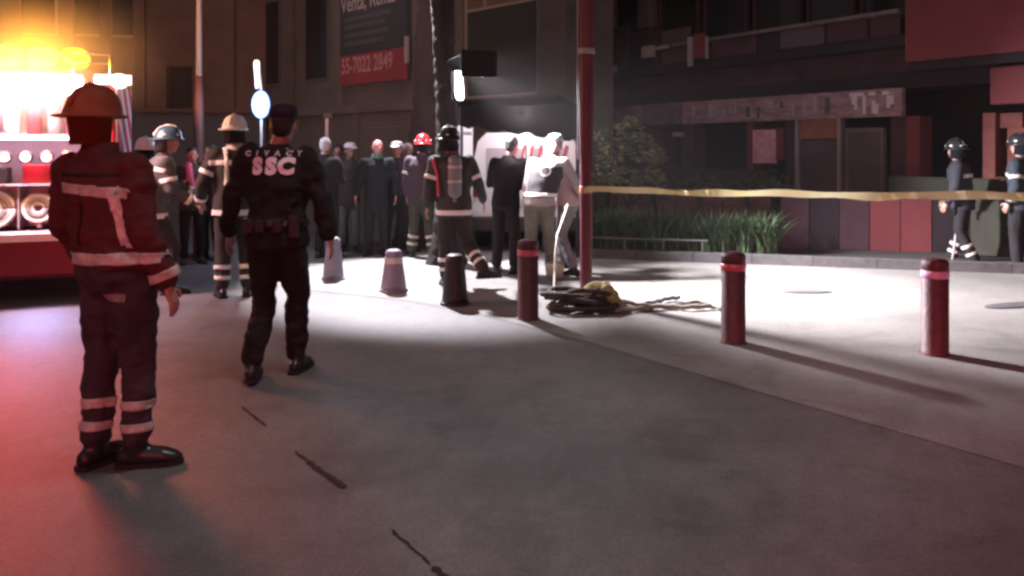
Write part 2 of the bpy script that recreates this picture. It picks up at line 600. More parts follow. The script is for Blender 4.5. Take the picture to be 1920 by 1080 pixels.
M_BWALL = mat('brown_stucco', (0.20, 0.125, 0.10), rough=0.9, var=0.2, scale=1.2, bump=0.3, bscale=30)
M_BWALL2 = mat('slate_panel', (0.13, 0.135, 0.16), rough=0.8, var=0.15, scale=2)
M_CWALL = mat('grey_stone', (0.16, 0.15, 0.14), rough=0.85, var=0.25, scale=1.4, bump=0.3, bscale=25)
M_CWALL2 = mat('dull_green_stone', (0.12, 0.13, 0.12), rough=0.85, var=0.25, scale=1.5)
M_SHUT = mat('roller_shutter_steel', (0.19, 0.175, 0.175), rough=0.5, var=0.15, scale=3)
M_BANB = mat('black_banner_vinyl', (0.035, 0.024, 0.03), rough=0.5)
M_BANR = mat('red_banner_vinyl', (0.38, 0.035, 0.05), rough=0.5, var=0.15, scale=2)
M_BANW = mat('grey_white_print', (0.60, 0.55, 0.58), rough=0.6)
M_BANG = mat('faint_grey_print', (0.09, 0.085, 0.09), rough=0.6)
M_PGLASS = mat('grey_green_pane', (0.045, 0.055, 0.052), rough=0.12, spec=0.6)
M_FRAME = mat('pale_metal_frame', (0.32, 0.30, 0.31), rough=0.45)
M_CANOPY = mat('dark_canopy', (0.014, 0.010, 0.012), rough=0.8, var=0.4, scale=3)
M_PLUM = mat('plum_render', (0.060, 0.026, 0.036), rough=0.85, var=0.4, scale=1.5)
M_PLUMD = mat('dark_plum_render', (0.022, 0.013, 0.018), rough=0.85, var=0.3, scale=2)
M_RWALL = mat('red_render', (0.17, 0.036, 0.042), rough=0.85, var=0.15, scale=1.5)
M_SLAB = mat('grey_slab_edge', (0.14, 0.11, 0.12), rough=0.8, var=0.3, scale=4)
M_FASC = mat('worn_fascia_board', (0.14, 0.075, 0.09), rough=0.7, color2=(0.42, 0.29, 0.33), scale=3.2, stretch=(1, 1, 3))
M_DOORG = mat('grey_door_panel', (0.085, 0.062, 0.078), rough=0.6, var=0.2, scale=3)
M_OCHRE = mat('ochre_panel', (0.30, 0.12, 0.07), rough=0.7, var=0.25, scale=4)
M_POST = mat('pink_poster_paper', (0.62, 0.20, 0.26), rough=0.6, color2=(0.78, 0.50, 0.54), scale=9)
M_WOOD = mat('brown_timber', (0.085, 0.036, 0.026), rough=0.8, var=0.35, scale=5, stretch=(1, 1, 4), bump=0.3)
M_KERB = mat('planter_concrete', (0.09, 0.082, 0.086), rough=0.85, var=0.3, scale=6, bump=0.3)
M_RAIL = mat('grey_rail_paint', (0.08, 0.078, 0.08), rough=0.6)

# --- the brown building on the left
f = Facade('brown_building', 'dull brown corner building with slate ground floor behind the fire engine and the crowd', 'building', (-22, 21.5), (-7.6, 24.4))
L = f.L
zt = 15
w = f.X(480) + 0.3
wx0, wx1 = f.X(312), f.X(362)
wz1, wz0 = f.Z(340, 124), f.Z(340, 205)
gz = f.Z(300, 205)
f.add('wall', M_BWALL, (0, wx0, 0, 0.4, gz, zt), (wx1, w, 0, 0.4, gz, zt), (wx0, wx1, 0, 0.4, wz1, zt), (0, w, 0.4, 9, 0, zt))
f.add('ground_floor_wall', M_BWALL2, (0, w, -0.06, 0.4, 0.0, gz - 0.10))
f.add('ledge', M_BWALL, (0, w, -0.18, 0.02, gz - 0.10, gz + 0.02), bev=0.02)
wn = f.add('window', M_BWALL, (wx0, wx0 + .05, 0.12, 0.2, gz + .02, wz1), (wx1 - .05, wx1, 0.12, 0.2, gz + .02, wz1), (wx0, wx1, 0.12, 0.2, wz1 - .05, wz1))
f.add('pane', mat('dull_dark_pane', (.025, .014, .014), rough=.6), (wx0 + .05, wx1 - .05, .15, .17, gz + .02, wz1 - .05), parent=wn)
for px in (30, 130, 200, 262, 430):
    x = f.X(px)
    f.add('pilaster', M_BWALL, (x - .16, x + .16, -0.12, 0.0, gz + .02, zt), bev=0.02)
for i, px in enumerate((70, 165, 232)):
    x = f.X(px)
    z0 = 4.6
    for z in (4.9, 8.2, 11.4):
        wn = f.add('window', M_FRAME, (x - .55, x + .55, -.03, .0, z, z + 1.5))
        f.add('pane', M_GLASSD, (x - .48, x + .48, -.05, -.03, z + .07, z + 1.43), parent=wn)

# --- the grey building in the middle, running towards the camera on the right
C0, C1 = (-8.15, 25.15), (1.04, 15.7)
f = Facade('grey_building', 'grey stone building with rent banner, closed shutters and one big upper window', 'building', C0, C1)
L = f.L
zb = f.Z(650, 214)
xg = f.X(850)
wx0, wx1 = f.X(868), f.X(1008)
wzt = f.Z(868, 22)
wzb = f.Z(868, 186)
f.add('wall', M_CWALL, (0, wx0, 0, 0.5, zb, 16), (wx1, L, 0, 0.5, 0, 16), (wx0, wx1, 0, 0.5, wzt + 1.6, 16), (wx0, wx1, 0, 0.5, 0, wzb), (0, L, .5, 1.5, 0, 16))
f.add('string_course', M_CWALL, (0, wx0 - .02, -0.16, -0.002, zb, zb + .22), bev=0.02)
for px in (482, 548, 640, 792):
    x = f.X(px)
    f.add('pilaster', M_CWALL, (x - .18, x + .18, -0.14, -0.003, zb + .225, 16), bev=0.02)
for px in (508, 596):
    x = f.X(px)
    for z in (3.5, 7.2, 11.):
        wn = f.add('window', M_CWALL2, (x - .62, x + .62, -.05, .0, z, z + 2.6))
        f.add('pane', M_GLASSD, (x - .55, x + .55, -.06, -.05, z + .07, z + 2.53), parent=wn)
# closed roller shutters at street level, each slat a strip
slat = B((0, 1, -0.012, 0.012, 0, 0.085), bev=0.006)
slat_me = bpy.data.meshes.new('slat')
slat.to_mesh(slat_me)
slat.free()
slat_me.materials.append(M_SHUT)
edges = [484, 560, 668, 776, 850]
for a, b in zip(edges, edges[1:]):
    xa, xb = f.X(a) + .09, f.X(b) - .09
    f.add('pier', M_CWALL, (xa - .18, xa, -0.05, 0.5, 0, zb - .002))
    sh = f.add('shutter', M_SHUT, (xa, xb, .07, .09, 0, zb - .01))
    n = int((zb - .1) / .1)
    for k in range(n):
        s = bpy.data.objects.new('slat', slat_me)
        COL.objects.link(s)
        s.parent = sh
        s.location = (xa + .01, .055, .03 + k * .1)
        s.scale = (xb - xa - .02, 1, 1)
f.add('pier', M_CWALL, (f.X(850) - .09, wx0, -0.05, 0.5, 0, zb - .002))
# the big upper window with a pale frame
wn = f.add('window_frame', M_FRAME, (wx0, wx0 + .07, .05, .16, wzb, wzt + 1.6), (wx1 - .07, wx1, .05, .16, wzb, wzt + 1.6), (wx0 + .07, wx1 - .07, .05, .16, wzt - .03, wzt + .03),
           (f.X(905) - .03, f.X(905) + .03, .05, .16, wzt + .03, wzt + 1.6), (wx0 + .07, wx1 - .07, .05, .16, wzb, wzb + .06))
f.add('pane', M_PGLASS, (wx0 + .07, wx1 - .07, .09, .11, wzb + .06, wzt - .03), parent=wn)
f.add('pane', mat('ochre_pane', (0.16, 0.13, 0.09), rough=0.3), (wx0 + .07, f.X(905) - .03, .09, .11, wzt + .03, wzt + 1.6), parent=wn)  # plain ochre base colour, no emission
f.add('pane', MATS['ochre_pane'], (f.X(905) + .03, wx1 - .07, .09, .11, wzt + .03, wzt + 1.6), parent=wn)
# banner
bx0, bx1 = f.X(652), f.X(777)
zr1, zr0 = f.Z(652, 108), f.Z(652, 162)
t = thing('rent_banner', 'black and red sale and rent banner with a phone number high on the grey building', 'banner', f.o + f.d * bx0 + V((0, 0, zr0)), f.a)
bw = bx1 - bx0
t.location += V((math.sin(f.a), -math.cos(f.a), 0)) * 0.24
top = f.Z(652, -30) - zr0
obj('upper_panel', B((0, bw, 0, .05, zr1 - zr0 + .01, top)), M_BANB, t)
obj('lower_panel', B((0, bw, 0, .05, 0, zr1 - zr0)), M_BANR, t)


def letter(s, cx, cz, w_, h_, m, parent, name='lettering', bold=0.0, y=-.004, ext=.002):
    tb = text_mesh(s, 1.0, ext, bold)
    xs = [v.co.x for v in tb.verts]
    ys = [v.co.y for v in tb.verts]
    sx, sy = w_ / (max(xs) - min(xs)), h_ / (max(ys) - min(ys))
    ox, oy = (max(xs) + min(xs)) / 2, (max(ys) + min(ys)) / 2
    for v in tb.verts:
        v.co = V((cx + (v.co.x - ox) * sx, y - v.co.z, cz + (v.co.y - oy) * sy))
    return obj(name, tb, m, parent)


ppm = bw / 125.0
letter('Venta, Renta', bw * .43, f.Z(652, 17) - zr0 + .02, bw * .83, .50, M_BANW, t, bold=.015)
for k, (py, ww) in enumerate(((42, .70), (56, .62), (72, .66), (87, .60))):
    obj('small_print', B((bw * .08, bw * ww + bw * .08, -.004, -.001, f.Z(652, py) - zr0 - .06, f.Z(652, py) - zr0 + .05)), M_BANG, t)
letter('55-7022 2849', bw * .42, f.Z(652, 127) - zr0, bw * .78, .42, mat('pink_white_print', (0.70, 0.38, 0.42), rough=0.6), t, bold=.015)
obj('edge_trim', B((bw - .05, bw + .03, -.02, .06, .38, zr1 - zr0 + .25)), MATS['grey_white_print'], t)
# dark canopy below the window
t = thing('shop_canopy', 'dark sagging canopy with scalloped edge above the white van', 'canopy', (0, 0, 0))
ca, cb = P(864, 236, 12.1), P(1084, 264, 11.75)
bm = bmesh.new()
nn = 14
rows = []
back0, back1 = f.o + f.d * (wx0 - .3) + V((0, 0, f.Z(868, 188))), f.o + f.d * (L - .05) + V((0, 0, f.Z(1000, 182)))
for k in range(nn + 1):
    u = k / nn
    fr = V((ca.x * (1 - u) + cb.x * u, ca.y * (1 - u) + cb.y * u, P(900, 196, 11.9).z + .02 * math.sin(u * 9)))
    bk = back0.lerp(back1, u) - V((math.sin(-f.a), math.cos(f.a), 0)) * 0.05
    lo = fr.z - (fr.z - (ca.z * (1 - u) + cb.z * u)) * (1 + .10 * math.sin(u * 30))
    rows.append([bm.verts.new(bk), bm.verts.new(bk.lerp(fr, .5) - V((0, 0, .06))), bm.verts.new(fr), bm.verts.new((fr.x, fr.y - .02, lo))])
for r0, r1 in zip(rows, rows[1:]):
    for j in range(3):
        bm.faces.new((r0[j], r0[j + 1], r1[j + 1], r1[j]))
bmesh.ops.solidify(bm, geom=bm.faces[:], thickness=0.03)
obj('fabric', bm, M_CANOPY, t)
for q in (ca, cb):
    obj('post', tube(bmesh.new(), [(q.x, q.y + .1, 0), (q.x, q.y + .1, P(900, 203, 11.9).z)], .03), M_DARK, t)

# --- the dark plum building on the right
D0, D1 = (1.30, 20.57), (8.9, 8.93)
f = Facade('plum_building', 'dark plum building with balconies, a worn sign board and a red wall on the right', 'building', D0, D1)
L = f.L
zf1, zf0 = 2.60, 2.14
x_sign0, x_sign1 = f.X(1150), f.X(1690)
xr = f.X(1712)
zc = f.Z(1400, 122)            # underside of the first balcony
za = f.Z(1690, 22)             # top of the balcony parapet
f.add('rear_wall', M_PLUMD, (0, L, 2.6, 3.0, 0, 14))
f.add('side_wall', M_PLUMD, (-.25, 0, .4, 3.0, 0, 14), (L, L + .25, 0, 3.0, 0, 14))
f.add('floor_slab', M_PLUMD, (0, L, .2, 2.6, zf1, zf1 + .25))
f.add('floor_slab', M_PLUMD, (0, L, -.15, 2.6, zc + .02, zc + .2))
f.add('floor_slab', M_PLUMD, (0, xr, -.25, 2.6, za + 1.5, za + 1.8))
f.add('upper_wall', M_PLUM, (0, L, .3, .6, za + 1.8, 14))
# mezzanine band between sign and balcony
f.add('band_wall', M_PLUM, (0, f.X(1850), .25, .5, zf1 + .25, zc + .02))
# balcony parapet panels with a pale coping
px_edges = [1116, 1190, 1250, 1305, 1345, 1430, 1475, 1560, 1640, 1700]
for i, (a, b) in enumerate(zip(px_edges, px_edges[1:])):
    xa, xb = f.X(a), f.X(b)
    f.add('parapet_panel', [M_PLUM, M_PLUMD, M_DOORG, M_PLUMD, M_PLUM, M_PLUMD, M_DOORG, M_PLUM, M_PLUM][i],
          (xa + .02, xb - .02, -.20 + .02 * (i % 3), -.12, zc + .2, f.Z(a, 62 if a < 1250 else 60) if a < 1300 else za - .06))
f.add('coping', M_SLAB, (f.X(1250), f.X(1700), -.26, -.08, za - .05, za + .02), bev=.01)
# upper window bays behind the balcony
for a, b in ((1112, 1137), (1188, 1212)):
    f.add('pillar', M_FRAME if a < 1150 else M_SLAB, (f.X(a), f.X(b), .1, .35, f.Z(a, 55), 8.5), bev=.02)
for a, b in ((1140, 1186), (1216, 1290), (1300, 1380), (1392, 1480), (1492, 1580), (1592, 1690)):
    wn = f.add('window', M_PLUM, (f.X(a), f.X(a) + .06, .30, .4, zc + .2, za + 1.5), (f.X(b) - .06, f.X(b), .30, .4, zc + .2, za + 1.5), (f.X(a) + .06, f.X(b) - .06, .30, .4, za + 1.42, za + 1.5))
    f.add('pane', M_GLASSD, (f.X(a) + .06, f.X(b) - .06, .34, .36, zc + .2, za + 1.42), parent=wn)
# pale things seen on the balcony
for a, b, y0, y1, m in ((1306, 1315, 72, 126, M_FRAME), (1317, 1338, 66, 112, M_RWALL), (1340, 1344, 70, 112, M_FRAME)):
    f.add('curtain', m, (f.X(a), f.X(b), -.27, -.235, f.Z(a, y1), f.Z(a, y0)))
f.add('wall_light', M_FRAME, (f.X(1221), f.X(1243), -.30, -.21, f.Z(1230, 110), f.Z(1230, 88)), (f.X(1243), f.X(1270), -.27, -.22, f.Z(1230, 98), f.Z(1230, 92)), bev=.01)
f.add('wall_light', M_FRAME, (f.X(1163), f.X(1171), -.30, -.21, f.Z(1166, 138), f.Z(1166, 124)), bev=.01)
# red wall, upper right
f.add('red_wall', M_RWALL, (xr, L, -.22, .25, f.Z(1712, 118), 14))
f.add('red_wall_panel', M_RWALL, (f.X(1862), L, -.10, .22, f.Z(1880, 196), f.Z(1880, 126)), bev=.02)
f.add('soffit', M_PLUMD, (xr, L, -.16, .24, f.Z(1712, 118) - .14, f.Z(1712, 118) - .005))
# the long worn sign board with illegible pale letters
sb = f.add('sign_board', M_FASC, (x_sign0, x_sign1, .02, .12, zf0, zf1), label='worn grey and pink sign board with pale unreadable marks')
f.add('board_edge', M_SLAB, (f.X(1205), f.X(1278), -.01, .02, zf0, zf1 - .02), parent=sb)
rn = random.Random(5)
for a in (1296, 1328, 1352, 1376, 1398, 1418, 1440, 1462, 1484, 1504, 1524, 1546):
    x = f.X(a)
    hh = rn.uniform(.10, .3)
    z = rn.uniform(zf0 + .05, zf1 - .05 - hh)
    f.add('worn_mark', M_BANG if a % 4 else M_FRAME, (x, x + rn.uniform(.05, .12), .008, .018, z, z + hh), parent=sb)
for a in (1596, 1601, 1617, 1634, 1640, 1662, 1669):
    x = f.X(a)
    hh = rn.uniform(.14, .34)
    z = rn.uniform(zf0 + .03, zf1 - .04 - hh)
    f.add('pale_mark', M_BANW, (x, x + .055, .004, .018, z, z + hh), parent=sb)
for a in (1592, 1606, 1628, 1654):
    x = f.X(a)
    f.add('pale_mark', M_BANW, (x, x + .12, .004, .018, zf1 - .10, zf1 - .04), parent=sb)
# ground floor: dark openings, piers, doors, poster
for a, b, m in ((1150, 1238, M_PLUM), (1270, 1292, M_PLUM), (1392, 1404, M_RWALL), (1464, 1480, M_PLUM), (1662, 1690, M_PLUM), (1690, 1716, M_RWALL)):
    f.add('pier', m, (f.X(a), f.X(b), .12, .5, 0, zf0 - .003), bev=.01)
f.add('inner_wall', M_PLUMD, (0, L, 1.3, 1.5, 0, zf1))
t_ = f.add('door', M_DOORG, (f.X(1487), f.X(1560), .2, .26, 0, f.Z(1520, 262)), label='grey tall door under an ochre panel')
f.add('door_panel', M_OCHRE, (f.X(1487), f.X(1560), .19, .25, f.Z(1520, 260), f.Z(1520, 218)), parent=t_)
f.add('door_frame', M_FRAME, (f.X(1481), f.X(1487), .14, .26, 0, f.Z(1484, 215)), (f.X(1560), f.X(1567), .14, .26, 0, f.Z(1563, 212)), (f.X(1487), f.X(1560), .14, .26, f.Z(1520, 218), f.Z(1520, 213)), parent=t_)
t_ = f.add('door', M_DOORG, (f.X(1592), f.X(1652), .0, .06, 0, f.Z(1620, 247)), label='lower grey door with pale frame')
f.add('door_frame', M_SLAB, (f.X(1587), f.X(1592), -.03, .06, 0, f.Z(1590, 240)), (f.X(1652), f.X(1658), -.03, .06, 0, f.Z(1655, 240)), (f.X(1592), f.X(1652), -.03, .06, f.Z(1620, 247), f.Z(1620, 240)), parent=t_)
po = f.add('poster', M_POST, (f.X(1408), f.X(1452), .05, .07, f.Z(1430, 306), f.Z(1430, 243)), label='pink poster with blotchy print')
f.add('poster_frame', M_RWALL, (f.X(1452), f.X(1466), .04, .08, f.Z(1460, 300), f.Z(1460, 240)), parent=po)
f.add('hanging_lamp', M_FRAME, (f.X(1262), f.X(1278), -.02, .08, f.Z(1270, 256), f.Z(1270, 248)), bev=.01)
# brownish red pillar at the far right
f.add('pillar', mat('brick_red_render', (0.15, 0.042, 0.034), rough=.85, var=.3, scale=4), (f.X(1850), f.X(1874), -.12, .3, 0, f.Z(1860, 212)), (f.X(1874), f.X(1920), -.04, .3, f.Z(1890, 240), f.Z(1890, 212)), (f.X(1896), f.X(1990), -.12, .3, 0, f.Z(1890, 240)), bev=.01)
m_ = mat('olive_low_wall', (0.032, 0.033, 0.022), rough=.9, var=.3, scale=3)
f.add('low_wall', m_, (f.X(1240), f.X(1476), -.5, -.3, 0, 1.22))
f.add('low_wall', m_, (f.X(1700), f.X(1990), -.5, -.3, 0, 1.18))

# ------------------------------------------------------------------ planting strip in front of the plum building
KL = [G(1112, 487), G(1480, 493), G(1920, 513)]
plk = thing('planter_kerb', 'low dark concrete kerb of the planting strip with a thin grey rail', 'kerb', (0, 0, 0))
pa, pb = V((1.02, 11.75, 0)), V((7.6, 9.95, 0))
dd = (pb - pa).normalized()
nrm = V((-dd.y, dd.x, 0))


def strip(u0, u1, v0, v1, z0, z1):
    bm = bmesh.new()
    Lk = (pb - pa).length
    vs4 = []
    for u, v in ((u0, v0), (u1, v0), (u1, v1), (u0, v1)):
        vs4.append(pa + dd * u + nrm * v)
    lo = [bm.verts.new((q.x, q.y, z0)) for q in vs4]
    hi = [bm.verts.new((q.x, q.y, z1)) for q in vs4]
    bm.faces.new(lo)
    bm.faces.new(hi)
    for i in range(4):
        j = (i + 1) % 4
        bm.faces.new((lo[i], lo[j], hi[j], hi[i]))
    return bm


LK = (pb - pa).length
x = 0
while x < LK:
    obj('kerb_stone', strip(x + .004, min(x + .796, LK), 0, .16, 0, .13 + .004 * math.sin(x * 9)), M_KERB, plk)
    x += .8
for u in [k * .55 for k in range(4)]:
    q = pa + dd * (u + .08) + nrm * .08
    obj('rail_post', tube(bmesh.new(), [(q.x, q.y, .1), (q.x, q.y, .30)], .014, 8), M_RAIL, plk)
q0, q1 = pa + dd * .05 + nrm * .08, pa + dd * 1.8 + nrm * .08
obj('rail', tube(bmesh.new(), [(q0.x, q0.y, .30), (q1.x, q1.y, .30)], .015, 8), M_RAIL, plk)
tag(obj('planting_soil', strip(0, LK, .16, 2.2, -.01, .10), mat('soil', (0.03, 0.024, 0.02), rough=1)), kind='structure')

# timber screen behind the plants: every board its own piece
scr = thing('timber_screen', 'low brown timber screen with dark posts behind the strap-leaf plants', 'fence', (0, 0, 0))
bcount = 7
for k in range(bcount):
    u = .2 + k * .36
    for r_ in range(3):
        obj('board', strip(u, u + .345, 1.30 + .006 * ((k + r_) % 2), 1.33 + .006 * ((k + r_) % 2), .15 + r_ * .28, .15 + r_ * .28 + .27), M_WOOD, scr)
for k in range(4):
    u = .16 + k * .72
    obj('post', strip(u, u + .07, 1.24, 1.30, 0, 1.02), M_PLUMD, scr)

# dark red panels that close the strip towards the right
lowp = thing('low_panel_wall', 'low dark red panel wall right of the strap-leaf plants, in front of the grey doors', 'wall', (0, 0, 0))
for k in range(9):
    u = 2.85 + k * .42
    obj('panel', strip(u, min(u + .405, LK), 1.26 + .008 * (k % 2), 1.31, .1, .93), [M_PLUM, M_PLUMD, M_PLUM, M_RWALL, M_RWALL, M_PLUMD, M_PLUMD, M_PLUM, M_PLUM][k], lowp)

# strap-leaf plants
rn = random.Random(11)


def blade(bm, base, ang, ln, lean, w_):
    dx, dy = math.cos(ang), math.sin(ang)
    prev = None
    for k in range(6):
        t = k / 5
        r_ = lean * t * t * ln
        z = ln * (t - .35 * lean * t * t * t)
        ww = w_ * (1 - t ** 2.2) + .001
        c = V((base[0] + dx * r_, base[1] + dy * r_, base[2] + z))
        a, b = bm.verts.new(c + V((-dy, dx, 0)) * ww), bm.verts.new(c - V((-dy, dx, 0)) * ww)
        m_ = bm.verts.new(c - V((dx, dy, 0)) * ww * .4)
        if prev:
            bm.faces.new((prev[0], prev[2], m_, a))
            bm.faces.new((prev[2], prev[1], b, m_))
        prev = (a, b, m_)


protos = []
for v_ in range(3):
    bm = bmesh.new()
    for k in range(110):
        a = rn.uniform(0, 2 * PI)
        r_ = rn.uniform(0, .16)
        blade(bm, (math.cos(a) * r_, math.sin(a) * r_, 0), rn.uniform(0, 2 * PI) if rn.random() < .3 else a, rn.uniform(.35, .78), rn.uniform(.2, .9), rn.uniform(.010, .020))
    me = bpy.data.meshes.new('leaves')
    bm.to_mesh(me)
    bm.free()
    me.materials.append(M_LEAF1)
    protos.append(me)
for k in range(21):
    q = pa + dd * (.10 + k * .125 + rn.uniform(-.05, .05)) + nrm * (.45 + .1 * (k % 2))
    t = thing('strap_leaf_plant', 'clump of dark green strap leaves in the dense row behind the barrier tape', 'plant', (q.x, q.y, .10), rn.uniform(0, 6), 'strap-leaf plants in the planting strip')
    t.scale = [rn.uniform(.85, 1.08)] * 3
    o = obj('leaves', protos[k % 3], None, t)
    o['kind'] = 'stuff'
    obj('root_crown', ball(bmesh.new(), (0, 0, .01), .1, .1, .04, u=8, v=6), M_LEAF3, t)


def leafball(bm, rn, clumps, n, size):
    for (c, r_) in clumps:
        for k in range(n):
            d = V((rn.gauss(0, 1), rn.gauss(0, 1), rn.gauss(0, 1))).normalized() * r_ * rn.uniform(.35, 1.0) ** .6
            p = V(c) + V((d.x, d.y, d.z * .8))
            nn_ = V((rn.gauss(0, 1), rn.gauss(0, 1), rn.gauss(0, 1) + .5)).normalized()
            a, b = frame_of(nn_)
            s = size * rn.uniform(.6, 1.3)
            v0 = bm.verts.new(p - a * s)
            v1 = bm.verts.new(p + b * s * .45 + nn_ * s * .15)
            v2 = bm.verts.new(p + a * s)
            v3 = bm.verts.new(p - b * s * .45 + nn_ * s * .15)
            bm.faces.new((v0, v1, v2, v3))


# the pale green shrub beside the plum pole
c = P(1178, 480, 12.3)
t = thing('leafy_shrub', 'loose olive green shrub growing just right of the plum pole', 'shrub', (c.x, 12.55, .08))
tr = bmesh.new()
for a, b, r_ in (((0, 0, 0), (.02, 0, .6), .035), ((.02, 0, .6), (-.25, .05, 1.2), .022), ((.02, 0, .6), (.2, .1, 1.3), .022), ((-.25, .05, 1.2), (-.3, 0, 1.7), .012), ((.2, .1, 1.3), (.12, 0, 1.8), .012), ((.02, 0, .6), (.38, -.1, 1.0), .014)):
    tube(tr, [a, V(a).lerp(V(b), .5) + V((.02, .01, 0)), b], [r_, r_ * .85, r_ * .7], 8)
obj('trunk', tr, M_BARK, t)
bm = bmesh.new()
leafball(bm, rn, [((-.35, 0, 1.15), .28), ((.0, 0, 1.0), .33), ((.38, .05, 1.05), .28), ((-.18, .05, 1.5), .30), ((.22, 0, 1.55), .30), ((.05, 0, 1.85), .24), ((-.38, 0, 1.75), .15), ((.48, 0, 1.4), .18)], 190, .045)
o = obj('crown', bm, M_LEAF2, t)
o['kind'] = 'stuff'
# clipped dark hedge behind the timber screen
t = thing('clipped_hedge', 'dim clipped hedge behind the timber screen, below the pink poster', 'hedge', (0, 0, 0))
bm = bmesh.new()
for k in range(13):
    q = pa + dd * (.9 + k * .17) + nrm * (1.75 + .1 * math.sin(k))
    leafball(bm, rn, [((q.x, q.y, .5 + .35 * (k % 3) / 2), .3), ((q.x, q.y, .98 + .06 * math.sin(k * 1.7)), .24)], 80, .04)
o = obj('foliage', bm, M_LEAF3, t)
o['kind'] = 'stuff'
bm = bmesh.new()
for k in range(6):
    q = pa + dd * (1.0 + k * .37) + nrm * 1.75
    tube(bm, [(q.x, q.y, 0), (q.x + .03, q.y, .9)], [.02, .01], 6)
obj('stems', bm, M_BARK, t)

# ------------------------------------------------------------------ street tree with the floodlight
tb = P(838, 480, 11.2)
t = thing('street_tree', 'thick dark tree trunk rising out of the picture behind the central firefighter', 'tree', (tb.x, 11.2, 0))
bm = bmesh.new()
pts = [(0, 0, -.05), (-.01, 0, .35), (.0, 0, 1.0), (.01, 0, 1.8), (-.02, 0, 2.6), (-.06, 0, 3.6), (-.1, 0, 4.6), (-.05, 0, 5.6)]
rad = [.30, .20, .165, .155, .15, .17, .18, .15]
tube(bm, pts, rad, 20)
bm = remesh(bm, .035, 1, .02, (5, 5, 1.5), 4)
obj('trunk', bm, M_BARK, t, smooth=True)
bm = bmesh.new()
for e in ((-1.0, .3, 9.2), (1.0, -.2, 9.4), (.2, .8, 9.6), (-.3, -.8, 9.3)):
    tube(bm, [(-.05, 0, 5.3), V((-.05, 0, 5.3)).lerp(V(e), .5) + V((0, 0, .2)), e], [.12, .08, .04], 8)
obj('limb', bm, M_BARK, t)
bm = bmesh.new()
leafball(bm, rn, [((rn.uniform(-1.7, 1.7), rn.uniform(-1.6, 1.6), rn.uniform(8.6, 10.8)), rn.uniform(.5, .9)) for _ in range(22)], 160, .10)
o = obj('crown', bm, M_LEAF3, t)
o['kind'] = 'stuff'
# a broader, browner trunk behind it
tb2 = P(800, 480, 13.2)
t = thing('street_tree', 'brown flared tree trunk just behind and left of the dark one', 'tree', (tb2.x, 13.4, 0))
bm = bmesh.new()
tube(bm, [(0, 0, -.05), (0, 0, .5), (0, 0, 1.2), (.02, 0, 2.0), (.06, 0, 3.0), (.1, 0, 5.4)], [.62, .50, .40, .32, .27, .25], 20)
bm = remesh(bm, .05, 1, .03, (4, 4, 1.2), 9)
obj('trunk', bm, mat('reddish_bark', (0.040, 0.020, 0.017), rough=.95, var=.4, scale=5, bump=1, bscale=12, stretch=(1, 1, .3)), t, smooth=True)
bm = bmesh.new()
for e in ((-1.2, .4, 9.4), (.9, .6, 9.6), (.1, 1.1, 9.8)):
    tube(bm, [(.1, 0, 5.1), V((.1, 0, 5.1)).lerp(V(e), .5) + V((0, 0, .2)), e], [.18, .1, .05], 8)
obj('limb', bm, MATS['reddish_bark'], t)
bm = bmesh.new()
leafball(bm, rn, [((rn.uniform(-1.9, 1.5), rn.uniform(-.8, 1.8), rn.uniform(8.8, 11.0)), rn.uniform(.5, .9)) for _ in range(20)], 150, .10)
o = obj('crown', bm, M_LEAF3, t)
o['kind'] = 'stuff'

# floodlight strapped to the trunk
lc = P(860, 160, 10.55)
t = thing('floodlight', 'upright white lit floodlight fixed to the right side of the dark trunk', 'light', (lc.x, lc.y, lc.z - .19), R(18))
bm = bmesh.new()
rings(bm, [(V((x_, 0, z_)), V((w_, 0, 0)), V((0, .03, 0))) for x_, z_, w_ in ((.02, .0, .038), (.015, .05, .055), (.0, .18, .062), (-.01, .32, .058), (-.012, .375, .042))], 16)
obj('tube', bm, E_TREE, t, smooth=True)
obj('housing', B((-.075, -.055, -.03, .12, .0, .38), (-.06, .06, .06, .10, .02, .36), bev=.006), M_DARK, t)
hd_ = obj('added_hood', B((-.10, .36, -.50, .50, -.006, .006)), mat('soot_black', (.004, .004, .004), rough=.95), t)  # added plate that cuts off the floodlight's upward spill
hd_.location = (0.03, 0, .50)
obj('added_side_flap', B((-.10, .37, -.515, -.50, .26, .60)), MATS['soot_black'], t)  # added plate screening the brightly lit underside from view
hd_.rotation_euler = (0, R(33), 0)
obj('strap', B((-.22, -.06, .09, .13, .16, .20)), M_DARK, t)


# invented housing and bracket for the added floodlight, just above the picture
t = thing('added_floodlight', 'added unseen floodlight on a bracket from the grey building, above the crowd', 'light', (-2.5, 12.9, 5.8), 0)
obj('housing', B((-.22, .22, .02, .16, -.05, .28), bev=.02), M_DARK, t)
obj('bracket', tube(bmesh.new(), [(0, .14, .15), (.0, .9, .4), (0, 6.2, .4)], .03, 8), M_DARK, t)

# ------------------------------------------------------------------ poles, bollards, cones, tape
base = G(1099, 560)
t = thing('plum_pole', 'tall plum red pole in the middle of the picture, barrier tape tied to it', 'pole', base)
bm = bmesh.new()
lathe(bm, [(.075, 0), (.066, .02), (.066, 1.2), (.070, 1.7), (.078, 2.2), (.082, 3.0), (.08, 7.0)], 24)
obj('shaft', bm, M_POLE, t, smooth=True)
obj('base_plate', B((-.14, .14, -.14, .14, 0, .02), bev=.005), M_POLE, t)
obj('clamp', lathe(bmesh.new(), [(.09, 2.62), (.094, 2.63), (.094, 2.67), (.09, 2.68)], 20), M_FRAME, t)
obj('conduit', tube(bmesh.new(), [(-.085, -.01, 1.5), (-.09, -.01, 2.6), (-.088, -.01, 6.5)], .010, 8), M_FRAME, t)
POLE = base

